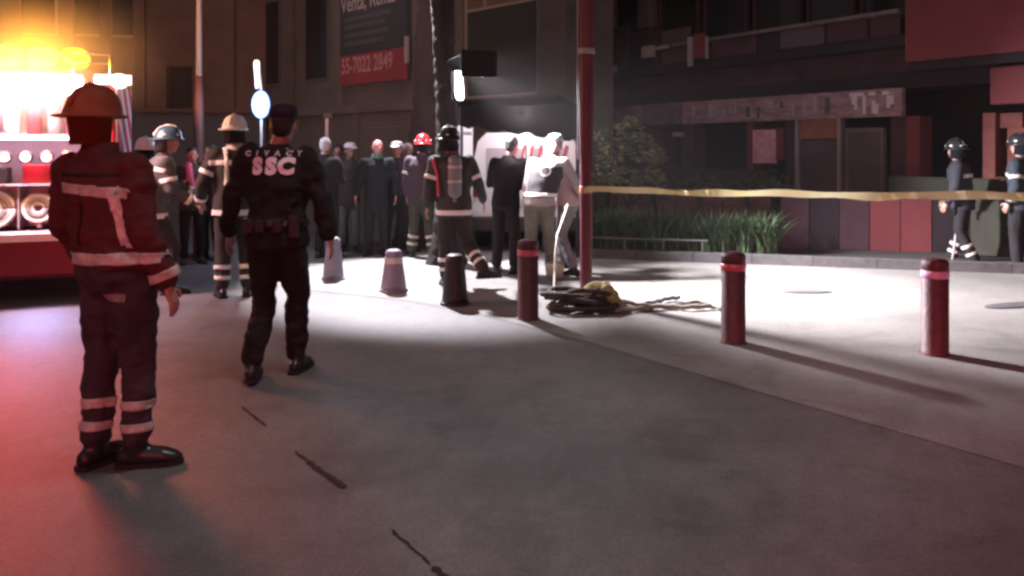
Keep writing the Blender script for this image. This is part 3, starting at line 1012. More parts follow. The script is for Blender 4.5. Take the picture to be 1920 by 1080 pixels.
lp = P(373, 480, 12.0)
t = thing('street_lamp_pole', 'tall thin street lamp pole with a reddish lower half behind the crowd at left', 'pole', (lp.x, 12.0, 0))
obj('lower_shaft', lathe(bmesh.new(), [(.10, 0), (.085, .05), (.078, 1.5), (.066, 2.35), (.05, 2.7)], 20), mat('dusty_red_paint', (.13, .05, .05), rough=.6, var=.2, scale=4), t, smooth=True)
obj('upper_shaft', lathe(bmesh.new(), [(.044, 2.7), (.036, 4.5), (.03, 6.6)], 16), mat('pale_lamp_pole_paint', (.26, .21, .19), rough=.6), t, smooth=True)
obj('arm', tube(bmesh.new(), [(0, 0, 6.5), (.1, -.2, 6.8), (.3, -.9, 6.95)], [.03, .03, .025], 10), MATS['pale_lamp_pole_paint'], t)
obj('lamp_head', B((.22, .42, -1.35, -.85, 6.9, 6.98), bev=.02), M_DARK, t)

BOLL = [(G(990, 598), 'maroon bollard with red ring, leftmost of the three, beside the man in the black vest', .75),
        (G(1375, 642), 'maroon bollard with red ring, middle one of the three', .75),
        (G(1753, 664), 'plum bollard with a pale violet ring, rightmost of the three', .75)]


def bollard(loc, label, h, ring):
    t = thing('bollard', label, 'bollard', loc, rn.uniform(0, 3), 'bollards along the edge of the pavement')
    r_ = .099
    obj('post', lathe(bmesh.new(), [(r_ + .004, 0), (r_ + .004, .015), (r_, .02), (r_, h - .155), (r_ - .006, h - .15), (r_ - .006, h - .095), (r_, h - .09), (r_, h - .03), (r_ - .01, h - .012), (r_ - .035, h - .002), (.01, h)], 32), M_BOLL, t, smooth=False)
    for p in t.children[0].data.polygons:
        p.use_smooth = True
    obj('reflective_ring', lathe(bmesh.new(), [(r_ - .004, h - .152), (r_ + .003, h - .150), (r_ + .003, h - .095), (r_ - .004, h - .093)], 32), ring, t, smooth=True)
    obj('base_collar', lathe(bmesh.new(), [(r_ + .002, 0.0), (r_ + .014, 0), (r_ + .012, .012), (r_ + .002, .014)], 24), M_BOLL, t)


for i, (p, l, h) in enumerate(BOLL):
    bollard(p, l, h, M_BRINGP if i == 2 else M_BRING)


def cone(loc, label, m, h, rb, rt, collar):
    t = thing('traffic_cone', label, 'traffic cone', loc, rn.uniform(0, 1), 'traffic cones on the pavement')
    obj('base', lathe(bmesh.new(), [(rb + .015, 0), (rb + .018, .01), (rb + .012, .03), (rb, .035)], 28), m, t)
    hs = h * .84
    prof = [(rb, .035)] + [(rb + (rt - rb) * (k / 8), .035 + (hs - .035) * k / 8) for k in range(1, 9)]
    prof += [(rt * .98, h * .88), (rt * .90, h * .97), (rt * .6, h)]
    obj('body', lathe(bmesh.new(), prof, 28), m, t, smooth=True)
    if collar:
        r0 = rt + (rb - rt) * .12
        obj('collar', lathe(bmesh.new(), [(r0 - .002, hs - .10), (r0 + .006, hs - .098), (rt + .006, hs - .01), (rt - .002, hs - .008)], 28), M_BAND2, t)


cone(G(625, 524), 'grey cone farthest left, just right of the man with the lettered jacket', M_CONE, .52, .13, .085, False)
cone(G(738, 546), 'pale violet grey cone with a white collar, middle one of the three', M_CONE, .47, .145, .095, True)
cone(G(853, 571), 'black cone nearest the camera, in front of the central firefighter', M_CONED, .52, .135, .10, False)

# barrier tape from the pole out of the picture on the right
bm = bmesh.new()
e0, e1 = P(1095, 355, 8.50), V((6.3, 6.75, 1.215))
N = 140
prev = None
for k in range(N + 1):
    u = k / N
    c = e0.lerp(e1, u)
    c.z += -.035 * math.sin(PI * u) + .008 * math.sin(u * 23) + .004 * math.sin(u * 61)
    tw = .75 * math.sin(u * 13) + .35 * math.sin(u * 37 + 1)
    hw = .045 * (.75 + .35 * u)
    dv = V((0, math.sin(tw) * hw, math.cos(tw) * hw))
    a, b = bm.verts.new(c + dv), bm.verts.new(c - dv)
    if prev:
        bm.faces.new((prev[0], prev[1], b, a))
    prev = (a, b)
bmesh.ops.solidify(bm, geom=bm.faces[:], thickness=.001)
t = thing('barrier_tape', 'pale yellow barrier tape stretched from the plum pole to the right edge', 'tape', (0, 0, 0))
obj('tape', bm, M_TAPE, t, smooth=True)
bm = bmesh.new()
lathe(bm, [(.070, 1.13), (.073, 1.135), (.073, 1.20), (.070, 1.205)], 20, c=(POLE.x, POLE.y, 0))
obj('loop', bm, mat('orange_tape', (.55, .22, .14), rough=.4), t)

# hose and bag heap at the foot of the pole
hp = G(1110, 583)
rn = random.Random(21)


def coil(center, r0, r1, n, rr, seedz=0):
    bm = bmesh.new()
    pts = []
    tot = int(n * 26)
    for k in range(tot + 1):
        a = k / 26 * 2 * PI
        r_ = r0 + (r1 - r0) * (k / tot)
        lay = (k // 52)
        pts.append(V((center[0] + r_ * 1.25 * math.cos(a) + .02 * math.sin(a * 2.3 + seedz), center[1] + r_ * .8 * math.sin(a), rr + .008 + lay * rr * 1.1 + .02 * abs(math.sin(a * .7 + seedz)))))
    return tube(bm, pts, rr, 8)


t = thing('coiled_hose', 'dark fire hose coiled on the ground at the foot of the plum pole', 'hose', (0, 0, 0))
cx_, cy_ = hp.x - .13, hp.y
tg_ = []
for k in range(8 * 14):
    a_ = k / 14 * 2 * PI
    lp_ = k / 14
    rr_ = .20 + .09 * math.sin(lp_ * 2.4) + .03 * math.sin(a_ * 2.7)
    tg_.append((cx_ + .08 * math.sin(lp_ * 1.9) + rr_ * 1.2 * math.cos(a_), cy_ + .04 * math.cos(lp_ * 2.3) + rr_ * .7 * math.sin(a_), .028 + .016 * lp_ + .035 * (1 + math.sin(a_ * 1.3 + lp_)) * min(1, lp_ / 2)))
obj('coil', tube(bmesh.new(), tg_, .025, 8), mat('dark_hose', (.05, .04, .035), rough=.8, var=.5, scale=14), t, smooth=True)
bm = bmesh.new()
tube(bm, [(hp.x - .15, hp.y - .05, .16), (hp.x - .02, hp.y - .10, .20), (hp.x + .1, hp.y - .02, .15)], .025, 8)
obj('coupling', bm, M_ROPE, t, smooth=True)
cc = G(1130, 580)
bm = bmesh.new()
ball(bm, (cc.x - .02, cc.y, .13), .19, .14, .14)
ball(bm, (cc.x + .10, cc.y + .02, .07), .10, .10, .08)
ball(bm, (cc.x - .11, cc.y, .08), .09, .09, .09)
bm = remesh(bm, .018, 2, .03, (9, 9, 9), 5)
t = tag(obj('cloth_bag', bm, M_HOSEY, None, smooth=True), 'crumpled yellow olive bag lying beside the coiled hose', 'bag')
hose = [G(1165, 574), G(1200, 586), G(1240, 578), G(1262, 566), G(1290, 575), G(1330, 582), G(1300, 588), G(1250, 586), G(1210, 590), G(1170, 584)]
for i, (pp, lab, m) in enumerate([([G(1150, 566), G(1180, 575), G(1215, 582), G(1265, 579), G(1310, 572), G(1342, 578)], 'pale flat hose trailing right from the heap, farther run', M_HOSE),
                                  ([G(1155, 588), G(1200, 586), G(1245, 580), G(1290, 584), G(1335, 580), G(1352, 584)], 'pale flat hose trailing right from the heap, nearer run', M_HOSE),
                                  ([G(1205, 577), G(1232, 572), G(1250, 566), G(1272, 564)], 'short grey hose end sticking up beyond the pale hoses', M_GREY)]):
    sm_ = []
    for a, b in zip(pp, pp[1:]):
        for k in range(5):
            sm_.append(a.lerp(b, k / 5))
    sm_.append(pp[-1])
    for _ in range(4):
        sm_ = [sm_[0]] + [(sm_[k - 1] + sm_[k] * 2 + sm_[k + 1]) / 4 for k in range(1, len(sm_) - 1)] + [sm_[-1]]
    sm_ = [q + V((0, 0, .028 + .015 * abs(math.sin(k * .9)))) for k, q in enumerate(sm_)]
    o = obj('fire_hose', tube(bmesh.new(), sm_, .024, 8), m, smooth=True)
    tag(o, lab, 'hose', 'hoses trailing on the pavement')

# ------------------------------------------------------------------ fire engine at the left edge
TA = R(22)
TC = V((-4.27, 8.6, 0))
td = V((math.cos(TA), math.sin(TA), 0))
TL = 8.4
f = Facade('fire_engine', 'red fire engine with glowing amber light bar and lit open locker', 'fire engine', tuple((TC - td * TL)[:2]), tuple(TC[:2]))
E = f.t
xa, xb = TL - 1.72, TL - .30          # open locker
zs = f.Z(40, 440)                      # step height
zt = 2.42
f.add('body', M_FRED, (0, xa, 0, 2.4, zs + .04, zt), (xb, TL, 0, 2.4, zs + .04, zt), (xa, xb, .62, 2.4, zs + .04, zt), (xa, xb, 0, .62, zt - .16, zt), bev=.02)
f.add('lower_body', M_FRED, (2.2, TL - .02, .06, 2.34, .26, zs - .05), bev=.03)
f.add('chassis', M_DARK, (.2, TL - .2, .35, 2.05, .20, .5))
f.add('tail_step', M_ALU, (xa - .9, TL - .12, -.30, .05, zs - .05, zs + .035), bev=.012)
f.add('step_edge', mat('pink_white_edge_strip', (.85, .62, .68), rough=.3), (xa - .9, TL - .12, -.315, -.301, zs - .045, zs + .03))
# locker: interior skin, shelves, equipment
iw = f.add('locker', M_ALU, (xa, xb, .58, .615, zs + .04, zt - .16), (xa, xa + .012, .01, .58, zs + .04, zt - .16), (xb - .012, xb, .01, .58, zs + .04, zt - .16))
for z in (zs + .50, zs + 1.02):
    f.add('shelf', M_ALU, (xa + .013, xb - .013, .06, .575, z, z + .02), parent=iw)
for x_ in (xa + .35, xa + .80, xa + 1.18):
    f.add('divider', M_ALU, (x_, x_ + .015, .1, .57, zs + .045, zs + .49), parent=iw)
for z in (zt - .20, zs + .985):
    f.add('lamp_strip', E_PINKW, (xa + .05, xb - .05, .05, .085, z, z + .03), parent=iw)
for s, x_ in ((0, xa - .035), (1, xb + .002)):
    f.add('door_rail', M_CHROME, (x_, x_ + .033, -.02, .03, zs + .04, zt - .12))
bm = bmesh.new()
tube(bm, [(xa, .05, zt - .20), (xb, .05, zt - .20)], .055, 14)
obj('rolled_shutter', bm, M_ALU, E, smooth=True)
# reels, couplings and gauges on the lower shelf
for x_, r_ in ((xa + .17, .15), (xa + .57, .19), (xa + .98, .14), (xa + 1.29, .10)):
    t_ = obj('hose_reel', B((x_ - .02, x_ + .02, .2, .4, zs + .05, zs + .10)), M_CHROME, E)
    for k in range(4):
        bm = bmesh.new()
        rr_ = r_ * (1 - .2 * k)
        pts = [(x_ + rr_ * math.cos(a * PI / 10), .14 + .01 * (k % 2), zs + .26 + rr_ * math.sin(a * PI / 10)) for a in range(21)]
        tube(bm, pts, .021, 8, dome=False)
        obj('hose_turn', bm, [M_WHITE, M_ROPE, M_GREY, M_WHITE][k], t_, smooth=True)
for k in range(7):
    x_ = xa + .12 + k * .19
    bm = bmesh.new()
    rings(bm, [(V((x_, .10, zs + .80)), V((.07, 0, 0)), V((0, 0, .07))), (V((x_, .055, zs + .80)), V((.07, 0, 0)), V((0, 0, .07))), (V((x_, .05, zs + .80)), V((.055, 0, 0)), V((0, 0, .055)))], 20)
    g_ = obj('gauge', bm, M_CHROME, E)
    bm = bmesh.new()
    rings(bm, [(V((x_, .049, zs + .80)), V((.05, 0, 0)), V((0, 0, .05))), (V((x_, .046, zs + .80)), V((.05, 0, 0)), V((0, 0, .05)))], 20)
    obj('dial', bm, M_BANW, g_)
for k, (x_, c_) in enumerate(((xa + .15, M_FRED), (xa + .34, M_FRED), (xa + .52, M_PINK), (xa + .72, M_WHITE), (xa + .93, M_FRED), (xa + 1.12, M_TANK), (xa + 1.30, M_PINK))):
    bm = lathe(bmesh.new(), [(.02, zs + 1.04), (.07, zs + 1.045), (.072, zs + 1.40), (.05, zs + 1.47), (.02, zs + 1.50), (.02, zs + 1.55), (.03, zs + 1.56)], 16, c=(x_, .25, 0))
    obj('air_bottle', bm, c_, E, smooth=True)
for k, (x_, z_) in enumerate(((xa + .2, zs + .60), (xa + .55, zs + .57), (xa + .95, zs + .60))):
    f.add('tool_box', [M_FRED, M_DARK, M_FRED][k], (x_ - .12, x_ + .14, .18, .45, zs + .525, z_ + .12), bev=.01)
# rest of the near side, outside the picture
for k in range(2):
    f.add('locker_shutter', M_ALU, (xa - 1.6 - k * 1.5, xa - .25 - k * 1.5, -.012, .003, zs + .12, zt - .2))
f.add('cab', M_FRED, (-.9, .0, .0, 2.4, .45, 2.35), bev=.08)
f.add('cab_window', M_GLASSD, (-.75, -.15, -.012, .02, 1.45, 2.1))
for x_ in (1.1, 5.9):
    t_ = obj('wheel', lathe(bmesh.new(), [(.25, 0), (.46, .01), (.50, .06), (.50, .24), (.46, .29), (.25, .30)], 32), M_TYRE, E)
    t_.rotation_euler = (R(-90), 0, 0)
    t_.location = (x_, -.02 if x_ < 3 else .02, .50)
    q = obj('rim', lathe(bmesh.new(), [(.03, -.01), (.12, -.012), (.20, .03), (.245, -.004), (.245, .02)], 24), M_CHROME, t_)
# roof: amber bar, white lamps, rails, ladder
zab = f.Z(60, 128)
x0_, x1_ = f.X(-160), f.X(165)
bar = f.add('light_bar', M_DARK, (x0_, x1_, .10, .34, zt + .003, zt + .04), bev=.01)
n = 5
for k in range(n):
    a, b = x0_ + (x1_ - x0_) * k / n + .01, x0_ + (x1_ - x0_) * (k + 1) / n - .01
    bm = bmesh.new()
    tube(bm, [(a + .10, .22, zt + .155), (b - .10, .22, zt + .155)], .125, 18)
    obj('beacon_dome', bm, [E_YELL, E_AMBER, E_YELL, E_YELL, E_AMBER][k], bar, smooth=True)
for px in (-60, 22, 92, 138):
    x_ = f.X(px)
    l_ = f.add('scene_lamp', M_DARK, (x_ - .115, x_ + .115, -.085, -.003, zt - .27, zt - .03), bev=.01)
    f.add('lens', E_WHITE, (x_ - .095, x_ + .095, -.10, -.087, zt - .25, zt - .05), bev=.006, parent=l_)
for px, w_ in ((203, .12), (238, .10)):
    x_ = f.X(px)
    l_ = f.add('corner_lamp', M_CHROME, (x_ - w_, x_ + w_ * .6, -.09, .0, zt - .14, zt - .02), bev=.01)
    f.add('lens', lit('pink_corner_glow', (1.0, .75, .82), 3.5), (x_ - w_ * .85, x_ + w_ * .5, -.105, -.092, zt - .13, zt - .03), parent=l_)
bm = ball(bmesh.new(), (TL + .05, -.06, zt - .09), .09, .09, .08)
obj('marker_lamp', bm, lit('cream_marker_glow', (1.0, .93, .80), 4), E, smooth=True)
bm = bmesh.new()
for x_ in (TL - .40, TL - .05):
    tube(bm, [(x_, .05, zt), (x_, .05, zt + .20)], .012, 8)
tube(bm, [(TL - .40, .05, zt + .2), (TL - .05, .05, zt + .2)], .012, 8)
tube(bm, [(TL - .40, .05, zt + .10), (TL - .05, .05, zt + .10)], .010, 8)
tube(bm, [(TL - .55, .05, zt + .22), (TL - .38, .05, zt + .08)], .012, 8)
obj('roof_rail', bm, M_CHROME, E, smooth=True)
# rear end with diagonal red and white stripes
rear = f.add('rear_panel', M_WPAINT, (TL + .002, TL + .02, .03, 2.37, .80, zt - .05))
for k in range(-3, 9):
    z0 = .80 + k * .42
    bm = bmesh.new()
    pl = [(.03, z0 + .95), (2.37, z0), (2.37, z0 + .21), (.03, z0 + 1.16)]
    pl = [(y, z) for y, z in pl]
    zz = lambda z: min(max(z, .80), zt - .05)
    def clipz(poly, lim, keep_low):
        out = []
        for i in range(len(poly)):
            p_, q_ = poly[i], poly[(i + 1) % len(poly)]
            ip, iq = (p_[1] <= lim) == keep_low or p_[1] == lim, (q_[1] <= lim) == keep_low or q_[1] == lim
            if ip:
                out.append(p_)
            if ip != iq:
                t_ = (lim - p_[1]) / (q_[1] - p_[1])
                out.append((p_[0] + (q_[0] - p_[0]) * t_, lim))
        return out
    pl = clipz(pl, zt - .05, True)
    if len(pl) > 2:
        pl = clipz(pl, .80, False)
    if len(pl) < 3:
        continue
    a = [bm.verts.new((TL + .021, y, z)) for y, z in pl]
    b = [bm.verts.new((TL + .025, y, z)) for y, z in pl]
    bm.faces.new(b)
    for i in range(len(a)):
        j = (i + 1) % len(a)
        bm.faces.new((a[i], a[j], b[j], b[i]))
    obj('stripe', bm, mat('red_reflective_stripe', (.70, .03, .08), rough=.3), rear)
f.add('tail_light', E_RED, (TL + .022, TL + .05, .08, .2, .95, 1.35), (TL + .022, TL + .05, 2.2, 2.32, .95, 1.35), bev=.01)

# ------------------------------------------------------------------ white van under the canopy
vt = thing('ambulance_van', 'white ambulance van with red diagonal stripes seen from behind, left rear door swung open', 'van', (.22, 12.5, 0), R(-4))
VW, VH = .88, 1.86
bm = bmesh.new()
prof = [(-VW, .45), (-VW - .02, .9), (-VW + .02, 1.25), (-VW + .12, 1.72), (-VW + .26, VH), (VW - .26, VH), (VW - .12, 1.72), (VW - .02, 1.25), (VW + .02, .9), (VW, .45)]
for y0, s in ((0, 1), (3.2, 1), (3.9, .96)):
    pass
l0 = [bm.verts.new((x, 0, z)) for x, z in prof]
l1 = [bm.verts.new((x, 3.1, z)) for x, z in prof]
l2 = [bm.verts.new((x * .97, 4.2, .45 + (z - .45) * .45)) for x, z in prof]
for a, b in ((l0, l1), (l1, l2)):
    for i in range(len(prof) - 1):
        bm.faces.new((a[i], a[i + 1], b[i + 1], b[i]))
    bm.faces.new((a[0], b[0], b[-1], a[-1]))
bm.faces.new(l0)
bm.faces.new(l2)
obj('body', bm, M_WPAINT, vt)
obj('bumper', B((-VW, VW, -.12, -.002, .32, .55), bev=.03), M_DARK, vt)
obj('rear_window', B((-.62, -.04, -.012, -.002, 1.18, 1.62), (.06, .62, -.012, -.002, 1.18, 1.62), bev=.004), mat('hazy_rear_glass', (.45, .40, .43), rough=.2), vt)
obj('door_gap', B((-.008, .008, -.006, -.001, .56, 1.78)), M_DARK, vt)
for s in (-1, 1):
    obj('tail_light', B((s * (VW - .08) - .06, s * (VW - .08) + .06, -.03, -.001, .85, 1.2), bev=.01), M_FRED, vt)
    w_ = obj('wheel', lathe(bmesh.new(), [(.16, 0), (.30, .01), (.33, .05), (.33, .16), (.30, .20)], 24), M_TYRE, vt)
    w_.rotation_euler = (0, R(90), 0)
    w_.location = (-VW + .02 if s < 0 else VW - .22, .75, .33)
    w2 = w_.copy()
    COL.objects.link(w2)
    w2.location.y = 3.3
obj('number_plate', B((-.22, .22, -.020, -.003, .68, .82)), M_BANW, vt)
for k in range(7):
    bm = bmesh.new()
    x = -.05 + k * .13 - .12
    q = [(x, 1.66), (x + .035, 1.66), (x - .06, 1.20), (x - .095, 1.20)]
    a = [bm.verts.new((u, -.014, z)) for u, z in q]
    b = [bm.verts.new((u, -.020, z)) for u, z in q]
    bm.faces.new(b)
    bm.faces.new(a)
    for i in range(4):
        j = (i + 1) % 4
        bm.faces.new((a[i], a[j], b[j], b[i]))
    obj('red_stripe', bm, mat('red_van_stripe', (.55, .05, .06), rough=.4), vt)
# swung door
dr = obj('open_door', B((-.86, .02, -.025, .025, .0, 1.16), bev=.012), M_WPAINT, vt)
dr.location = (-VW + .02, -.03, .80)
dr.rotation_euler = (0, 0, R(68))
obj('door_window', B((-.62, -.36, -.034, -.026, .06, 1.0)), mat('violet_grey_door_trim', (.26, .23, .30), rough=.4), dr)
obj('top_rail', B((-.78, -.05, -.038, -.026, 1.02, 1.07)), MATS['violet_grey_door_trim'], dr)
obj('handle', B((-.80, -.70, -.06, -.026, .35, .40), bev=.008), M_DARK, dr)

# ------------------------------------------------------------------ portable light mast and slim post behind the crowd
mp_ = P(489, 480, 11.6)
t = thing('light_mast', 'portable light mast with a glaring blue white lamp above the lettered jacket', 'light', (mp_.x, 11.6, 0))
zl = P(489, 196, 11.6).z
obj('mast', tube(bmesh.new(), [(0, .03, .05), (0, .03, zl + .15), (-.04, .03, zl + .62)], .018, 10), M_FRAME, t)
for a in (90, 210, 330):
    obj('leg', tube(bmesh.new(), [(0, .03, .75), (.5 * math.cos(R(a)), .03 + .5 * math.sin(R(a)), .02)], .012, 8), M_FRAME, t)
obj('lamp_head', ball(bmesh.new(), (0, 0, zl), .13, .07, .20), E_BLUE, t, smooth=True)
obj('lamp_tube', lathe(bmesh.new(), [(.014, zl + .24), (.020, zl + .34), (.036, zl + .50), (.042, zl + .60), (.03, zl + .64)], 14, c=(-.06, 0, 0)), lit('soft_white_tube_glow', (1, .85, .92), 2.2), t, smooth=True)
lamp('mast_lamp', 'POINT', (mp_.x, 11.35, zl), (0, 0, 0), (.6, .75, 1.0), 60, shadow_soft_size=.12)

sp_ = P(613, 480, 13.4)
t = thing('slim_post', 'slim pale post with a short cap behind the crowd right of the lettered jacket', 'post', (sp_.x, 13.4, 0))
obj('shaft', tube(bmesh.new(), [(0, 0, 0), (0, 0, P(613, 222, 13.4).z)], .03, 10), mat('pale_post_paint', (.55, .48, .48), rough=.5), t)
obj('cap', B((-.06, .10, -.05, .05, P(613, 222, 13.4).z, P(613, 212, 13.4).z), bev=.01), M_DARK, t)


# ------------------------------------------------------------------ people
def rot_z(a):
    return Matrix.Rotation(a, 3, 'Z')


def person(label, loc, yaw, H=1.75, pose=None, near=False, jacket=M_BLACK, trousers=M_BLACK, jlen=.84, bulk=1.0, bands=(), band_m=M_BAND,
           helmet=None, htype='fire', hat=None, hair=M_HAIR, boots=M_BOOT, tank=False, vest=None, emblem=False, skin=M_SKIN, extra=None, sleeve=1.0, collar=None, group='people and firefighters on the scene', legw=1.0, mask=None):
    pose = dict(pose or {})
    if not near:
        rp = random.Random(label)
        pose.setdefault('hyaw', rp.uniform(-.6, .6))
        pose.setdefault('twist', rp.uniform(-.18, .18))
        pose.setdefault('lean', (rp.uniform(-.03, .03), rp.uniform(-.02, .04)))
        a_ = rp.random()
        if 'wrR' not in pose and a_ < .45:
            pose['elR'], pose['wrR'] = (.08, .03, -.28), (-.12, .20, .02 + rp.uniform(-.08, .1))
        elif 'wrR' not in pose:
            pose['elR'], pose['wrR'] = (.05 + rp.uniform(0, .07), rp.uniform(-.05, .05), -.28), (rp.uniform(-.03, .05), rp.uniform(.03, .14), -.22)
        if 'wrL' not in pose and a_ < .25:
            pose['elL'], pose['wrL'] = (-.08, .03, -.28), (.13, .19, .05)
        elif 'wrL' not in pose:
            pose['elL'], pose['wrL'] = (-.05 - rp.uniform(0, .07), rp.uniform(-.05, .05), -.28), (rp.uniform(-.05, .03), rp.uniform(.03, .14), -.22)
    k = H / 1.75
    vox = .013 if near else .021
    seed = random.randint(1, 99)
    lean = V((*pose.get('lean', (0, 0)), 0))
    drop = pose.get('drop', 0)
    Pv = V((0, 0, .95 - drop))

    def up(z, w_):
        return V((0, 0, z - drop)) + lean * w_
    waist, chest, shc, neck = up(1.08, .3), up(1.28, .7), up(1.43, 1.0), up(1.50, 1.12)
    dz = V((0, 0, -abs(lean.length) ** 2 * .6))
    shc, neck = shc + dz + V((0, 0, pose.get('shrug', 0))), neck + dz + V((0, 0, pose.get('shrug', 0) * .5))
    hd = pose.get('head', (0, .02))
    head = neck + V((hd[0], hd[1], .135)) + lean * .15
    st = pose.get('twist', 0)
    sv = rot_z(st) @ V((1, 0, 0))
    fv = rot_z(st) @ V((0, 1, 0))
    shR, shL = shc + sv * .185 + V((0, 0, -.015)), shc - sv * .185 + V((0, 0, -.015))

    def g(key, dflt):
        return V(pose.get(key, dflt))
    elR = shR + g('elR', (.06, -.02, -.29))
    wrR = elR + g('wrR', (.02, .06, -.25))
    elL = shL + g('elL', (-.06, -.02, -.29))
    wrL = elL + g('wrL', (-.02, .06, -.25))
    hipR, hipL = Pv + V((.09, 0, -.04)), Pv + V((-.09, 0, -.04))
    knR, knL = g('knR', (.11, .03, .50 - drop * .3)), g('knL', (-.11, .03, .50 - drop * .3))
    anR, anL = g('anR', (.12, -.01, .10)), g('anL', (-.12, -.01, .10))
    tR, tL = pose.get('toeR', 12), pose.get('toeL', -12)
    root = thing('person', label, 'person', loc, -yaw, group)
    # ---- body
    bm = bmesh.new()
    rings(bm, [(Pv + V((0, 0, -.09)), V((.10, 0, 0)), V((0, .08, 0))), (Pv, V((.15, 0, 0)), V((0, .10, 0))), (waist, V((.125, 0, 0)), V((0, .09, 0))), (chest, sv * .15, fv * .10), (shc, sv * .14, fv * .075), (neck, sv * .06, fv * .06)], 16)
    tube(bm, [shc, neck, head - V((0, 0, .04))], [.06, .056, .056], 14)
    hy = pose.get('hyaw', 0)
    HR = rot_z(hy)

    def H_(x, y, z):
        return head + HR @ V((x, y, z))
    ball(bm, H_(0, -.005, .025), .076, .095, .098, HR)
    ball(bm, H_(0, .030, -.045), .056, .062, .065, HR)
    tube(bm, [H_(0, .085, .015), H_(0, .108, -.018)], [.011, .016], 8)
    for s in (-1, 1):
        ball(bm, H_(s * .079, -.01, -.005), .012, .022, .032, HR, 10, 8)
        ball(bm, H_(s * .032, .082, .028), .024, .012, .008, HR, 10, 8)
    ball(bm, H_(0, .086, -.055), .024, .010, .010, HR, 10, 8)
    for sh, el, wr in ((shR, elR, wrR), (shL, elL, wrL)):
        tube(bm, [sh, el, wr], [.046, .036, .027], 12)
    for hp_, kn, an in ((hipR, knR, anR), (hipL, knL, anL)):
        tube(bm, [hp_, kn, an], [.075, .052, .038], 12)
    for an, ta in ((anR, tR), (anL, tL)):
        d = rot_z(R(-ta)) @ V((0, 1, 0))
        tube(bm, [an + V((0, 0, -.05)) - d * .03, an + V((0, 0, -.055)) + d * .11], [.035, .03], 10)
    hands = []
    for s, el, wr in ((1, elR, wrR), (-1, elL, wrL)):
        d = (wr - el).normalized()
        side = d.cross(V((0, 1, 0)))
        if side.length < .2:
            side = d.cross(V((1, 0, 0)))
        side.normalize()
        nrm_ = side.cross(d).normalized()      # across the knuckles
        m3 = Matrix((side, nrm_, d)).transposed()
        ball(bm, wr + d * .055, .016, .040, .052, m3, 12, 10)
        hands.append((s, wr, d, side, nrm_))
    bm = remesh(bm, .0095 if near else .014, 2)
    for s, wr, d, side, nrm_ in hands:
        inn = side * (-1 if (side.x * s) > 0 else 1)
        for i, (off, ln) in enumerate(((-.027, .062), (-.009, .072), (.009, .068), (.027, .054))):
            b0 = wr + d * .085 + nrm_ * off
            b1 = b0 + d * ln * .5 + inn * .006
            b2 = b1 + (d * .75 + inn * .55).normalized() * ln * .5
            tube(bm, [b0, b1, b2], [.0085, .008, .0068], 6)
        b0 = wr + d * .035 + nrm_ * .030
        b1 = b0 + (d * .55 + nrm_ * .75).normalized() * .034
        b2 = b1 + (d * .9 + nrm_ * .25 + inn * .3).normalized() * .03
        tube(bm, [b0, b1, b2], [.011, .0095, .008], 6)
    nskin = len(bm.faces)
    for s in (-1, 1):
        ball(bm, H_(s * .031, .083, .014), .012, .010, .008, HR, 8, 6)
    bm.faces.ensure_lookup_table()
    for i in range(nskin, len(bm.faces)):
        bm.faces[i].material_index = 1
    obj('body', bm, [skin, M_EYE], root, smooth=True)
    # ---- trousers
    bm = bmesh.new()
    b_ = bulk
    rings(bm, [(Pv + V((0, 0, -.13)), V((.12, 0, 0)), V((0, .10, 0))), (Pv + V((0, -.01, -.05)), V((.172 * b_, 0, 0)), V((0, .125 * b_, 0))), (Pv + V((0, 0, .05)), V((.165 * b_, 0, 0)), V((0, .115 * b_, 0))), (waist, V((.145, 0, 0)), V((0, .105, 0)))], 18)
    lw = legw * b_
    for s, hp_, kn, an in ((1, hipR, knR, anR), (-1, hipL, knL, anL)):
        tube(bm, [hp_, hp_.lerp(kn, .5), kn, kn.lerp(an, .5), an + (kn - an).normalized() * .03], [.094 * lw, .086 * lw, .072 * lw, .068 * lw, .064 * lw], 16)
    tb_ = remesh(bm, vox, 2, .017 if near else .009, (8, 8, 5), seed)
    tcopy = tb_.copy()
    tr_ = obj('trousers', tb_, trousers, root, smooth=True)
    # ---- boots
    for an, ta, kn in ((anR, tR, knR), (anL, tL, knL)):
        d = rot_z(R(-ta)) @ V((0, 1, 0))
        sh_ = (kn - an).normalized()
        bm = bmesh.new()
        tube(bm, [an + sh_ * .16, an + sh_ * .04, an + V((0, 0, -.03))], [.058, .055, .050], 14)
        rings(bm, [(an + V((0, 0, -.055)) - d * .085, frame_of(d)[0] * .022, V((0, 0, .03))), (an + V((0, 0, -.052)) - d * .06, frame_of(d)[0] * .042, V((0, 0, .042))), (an + V((0, 0, -.05)) + d * .03, frame_of(d)[0] * .046, V((0, 0, .048))),
                   (an + V((0, 0, -.057)) + d * .13, frame_of(d)[0] * .052, V((0, 0, .040))), (an + V((0, 0, -.068)) + d * .185, frame_of(d)[0] * .040, V((0, 0, .028))), (an + V((0, 0, -.072)) + d * .21, frame_of(d)[0] * .018, V((0, 0, .016)))], 16)
        bm = remesh(bm, .012 if near else .018, 2)
        bo = obj('boot', bm, boots, root, smooth=True)
        bm = bmesh.new()
        a_ = frame_of(d)[0]
        out = [(-.09, .025), (-.075, .040), (0, .046), (.08, .050), (.14, .052), (.19, .040), (.215, .012)]
        lo = [an + V((0, 0, -.1)) + d * u + a_ * w_ for u, w_ in out] + [an + V((0, 0, -.1)) + d * u - a_ * w_ for u, w_ in out[::-1]]
        v0 = [bm.verts.new(q) for q in lo]
        v1 = [bm.verts.new(q + V((0, 0, .022))) for q in lo]
        bm.faces.new(v0)
        bm.faces.new(v1)
        for i in range(len(v0)):
            j = (i + 1) % len(v0)
            bm.faces.new((v0[i], v0[j], v1[j], v1[i]))
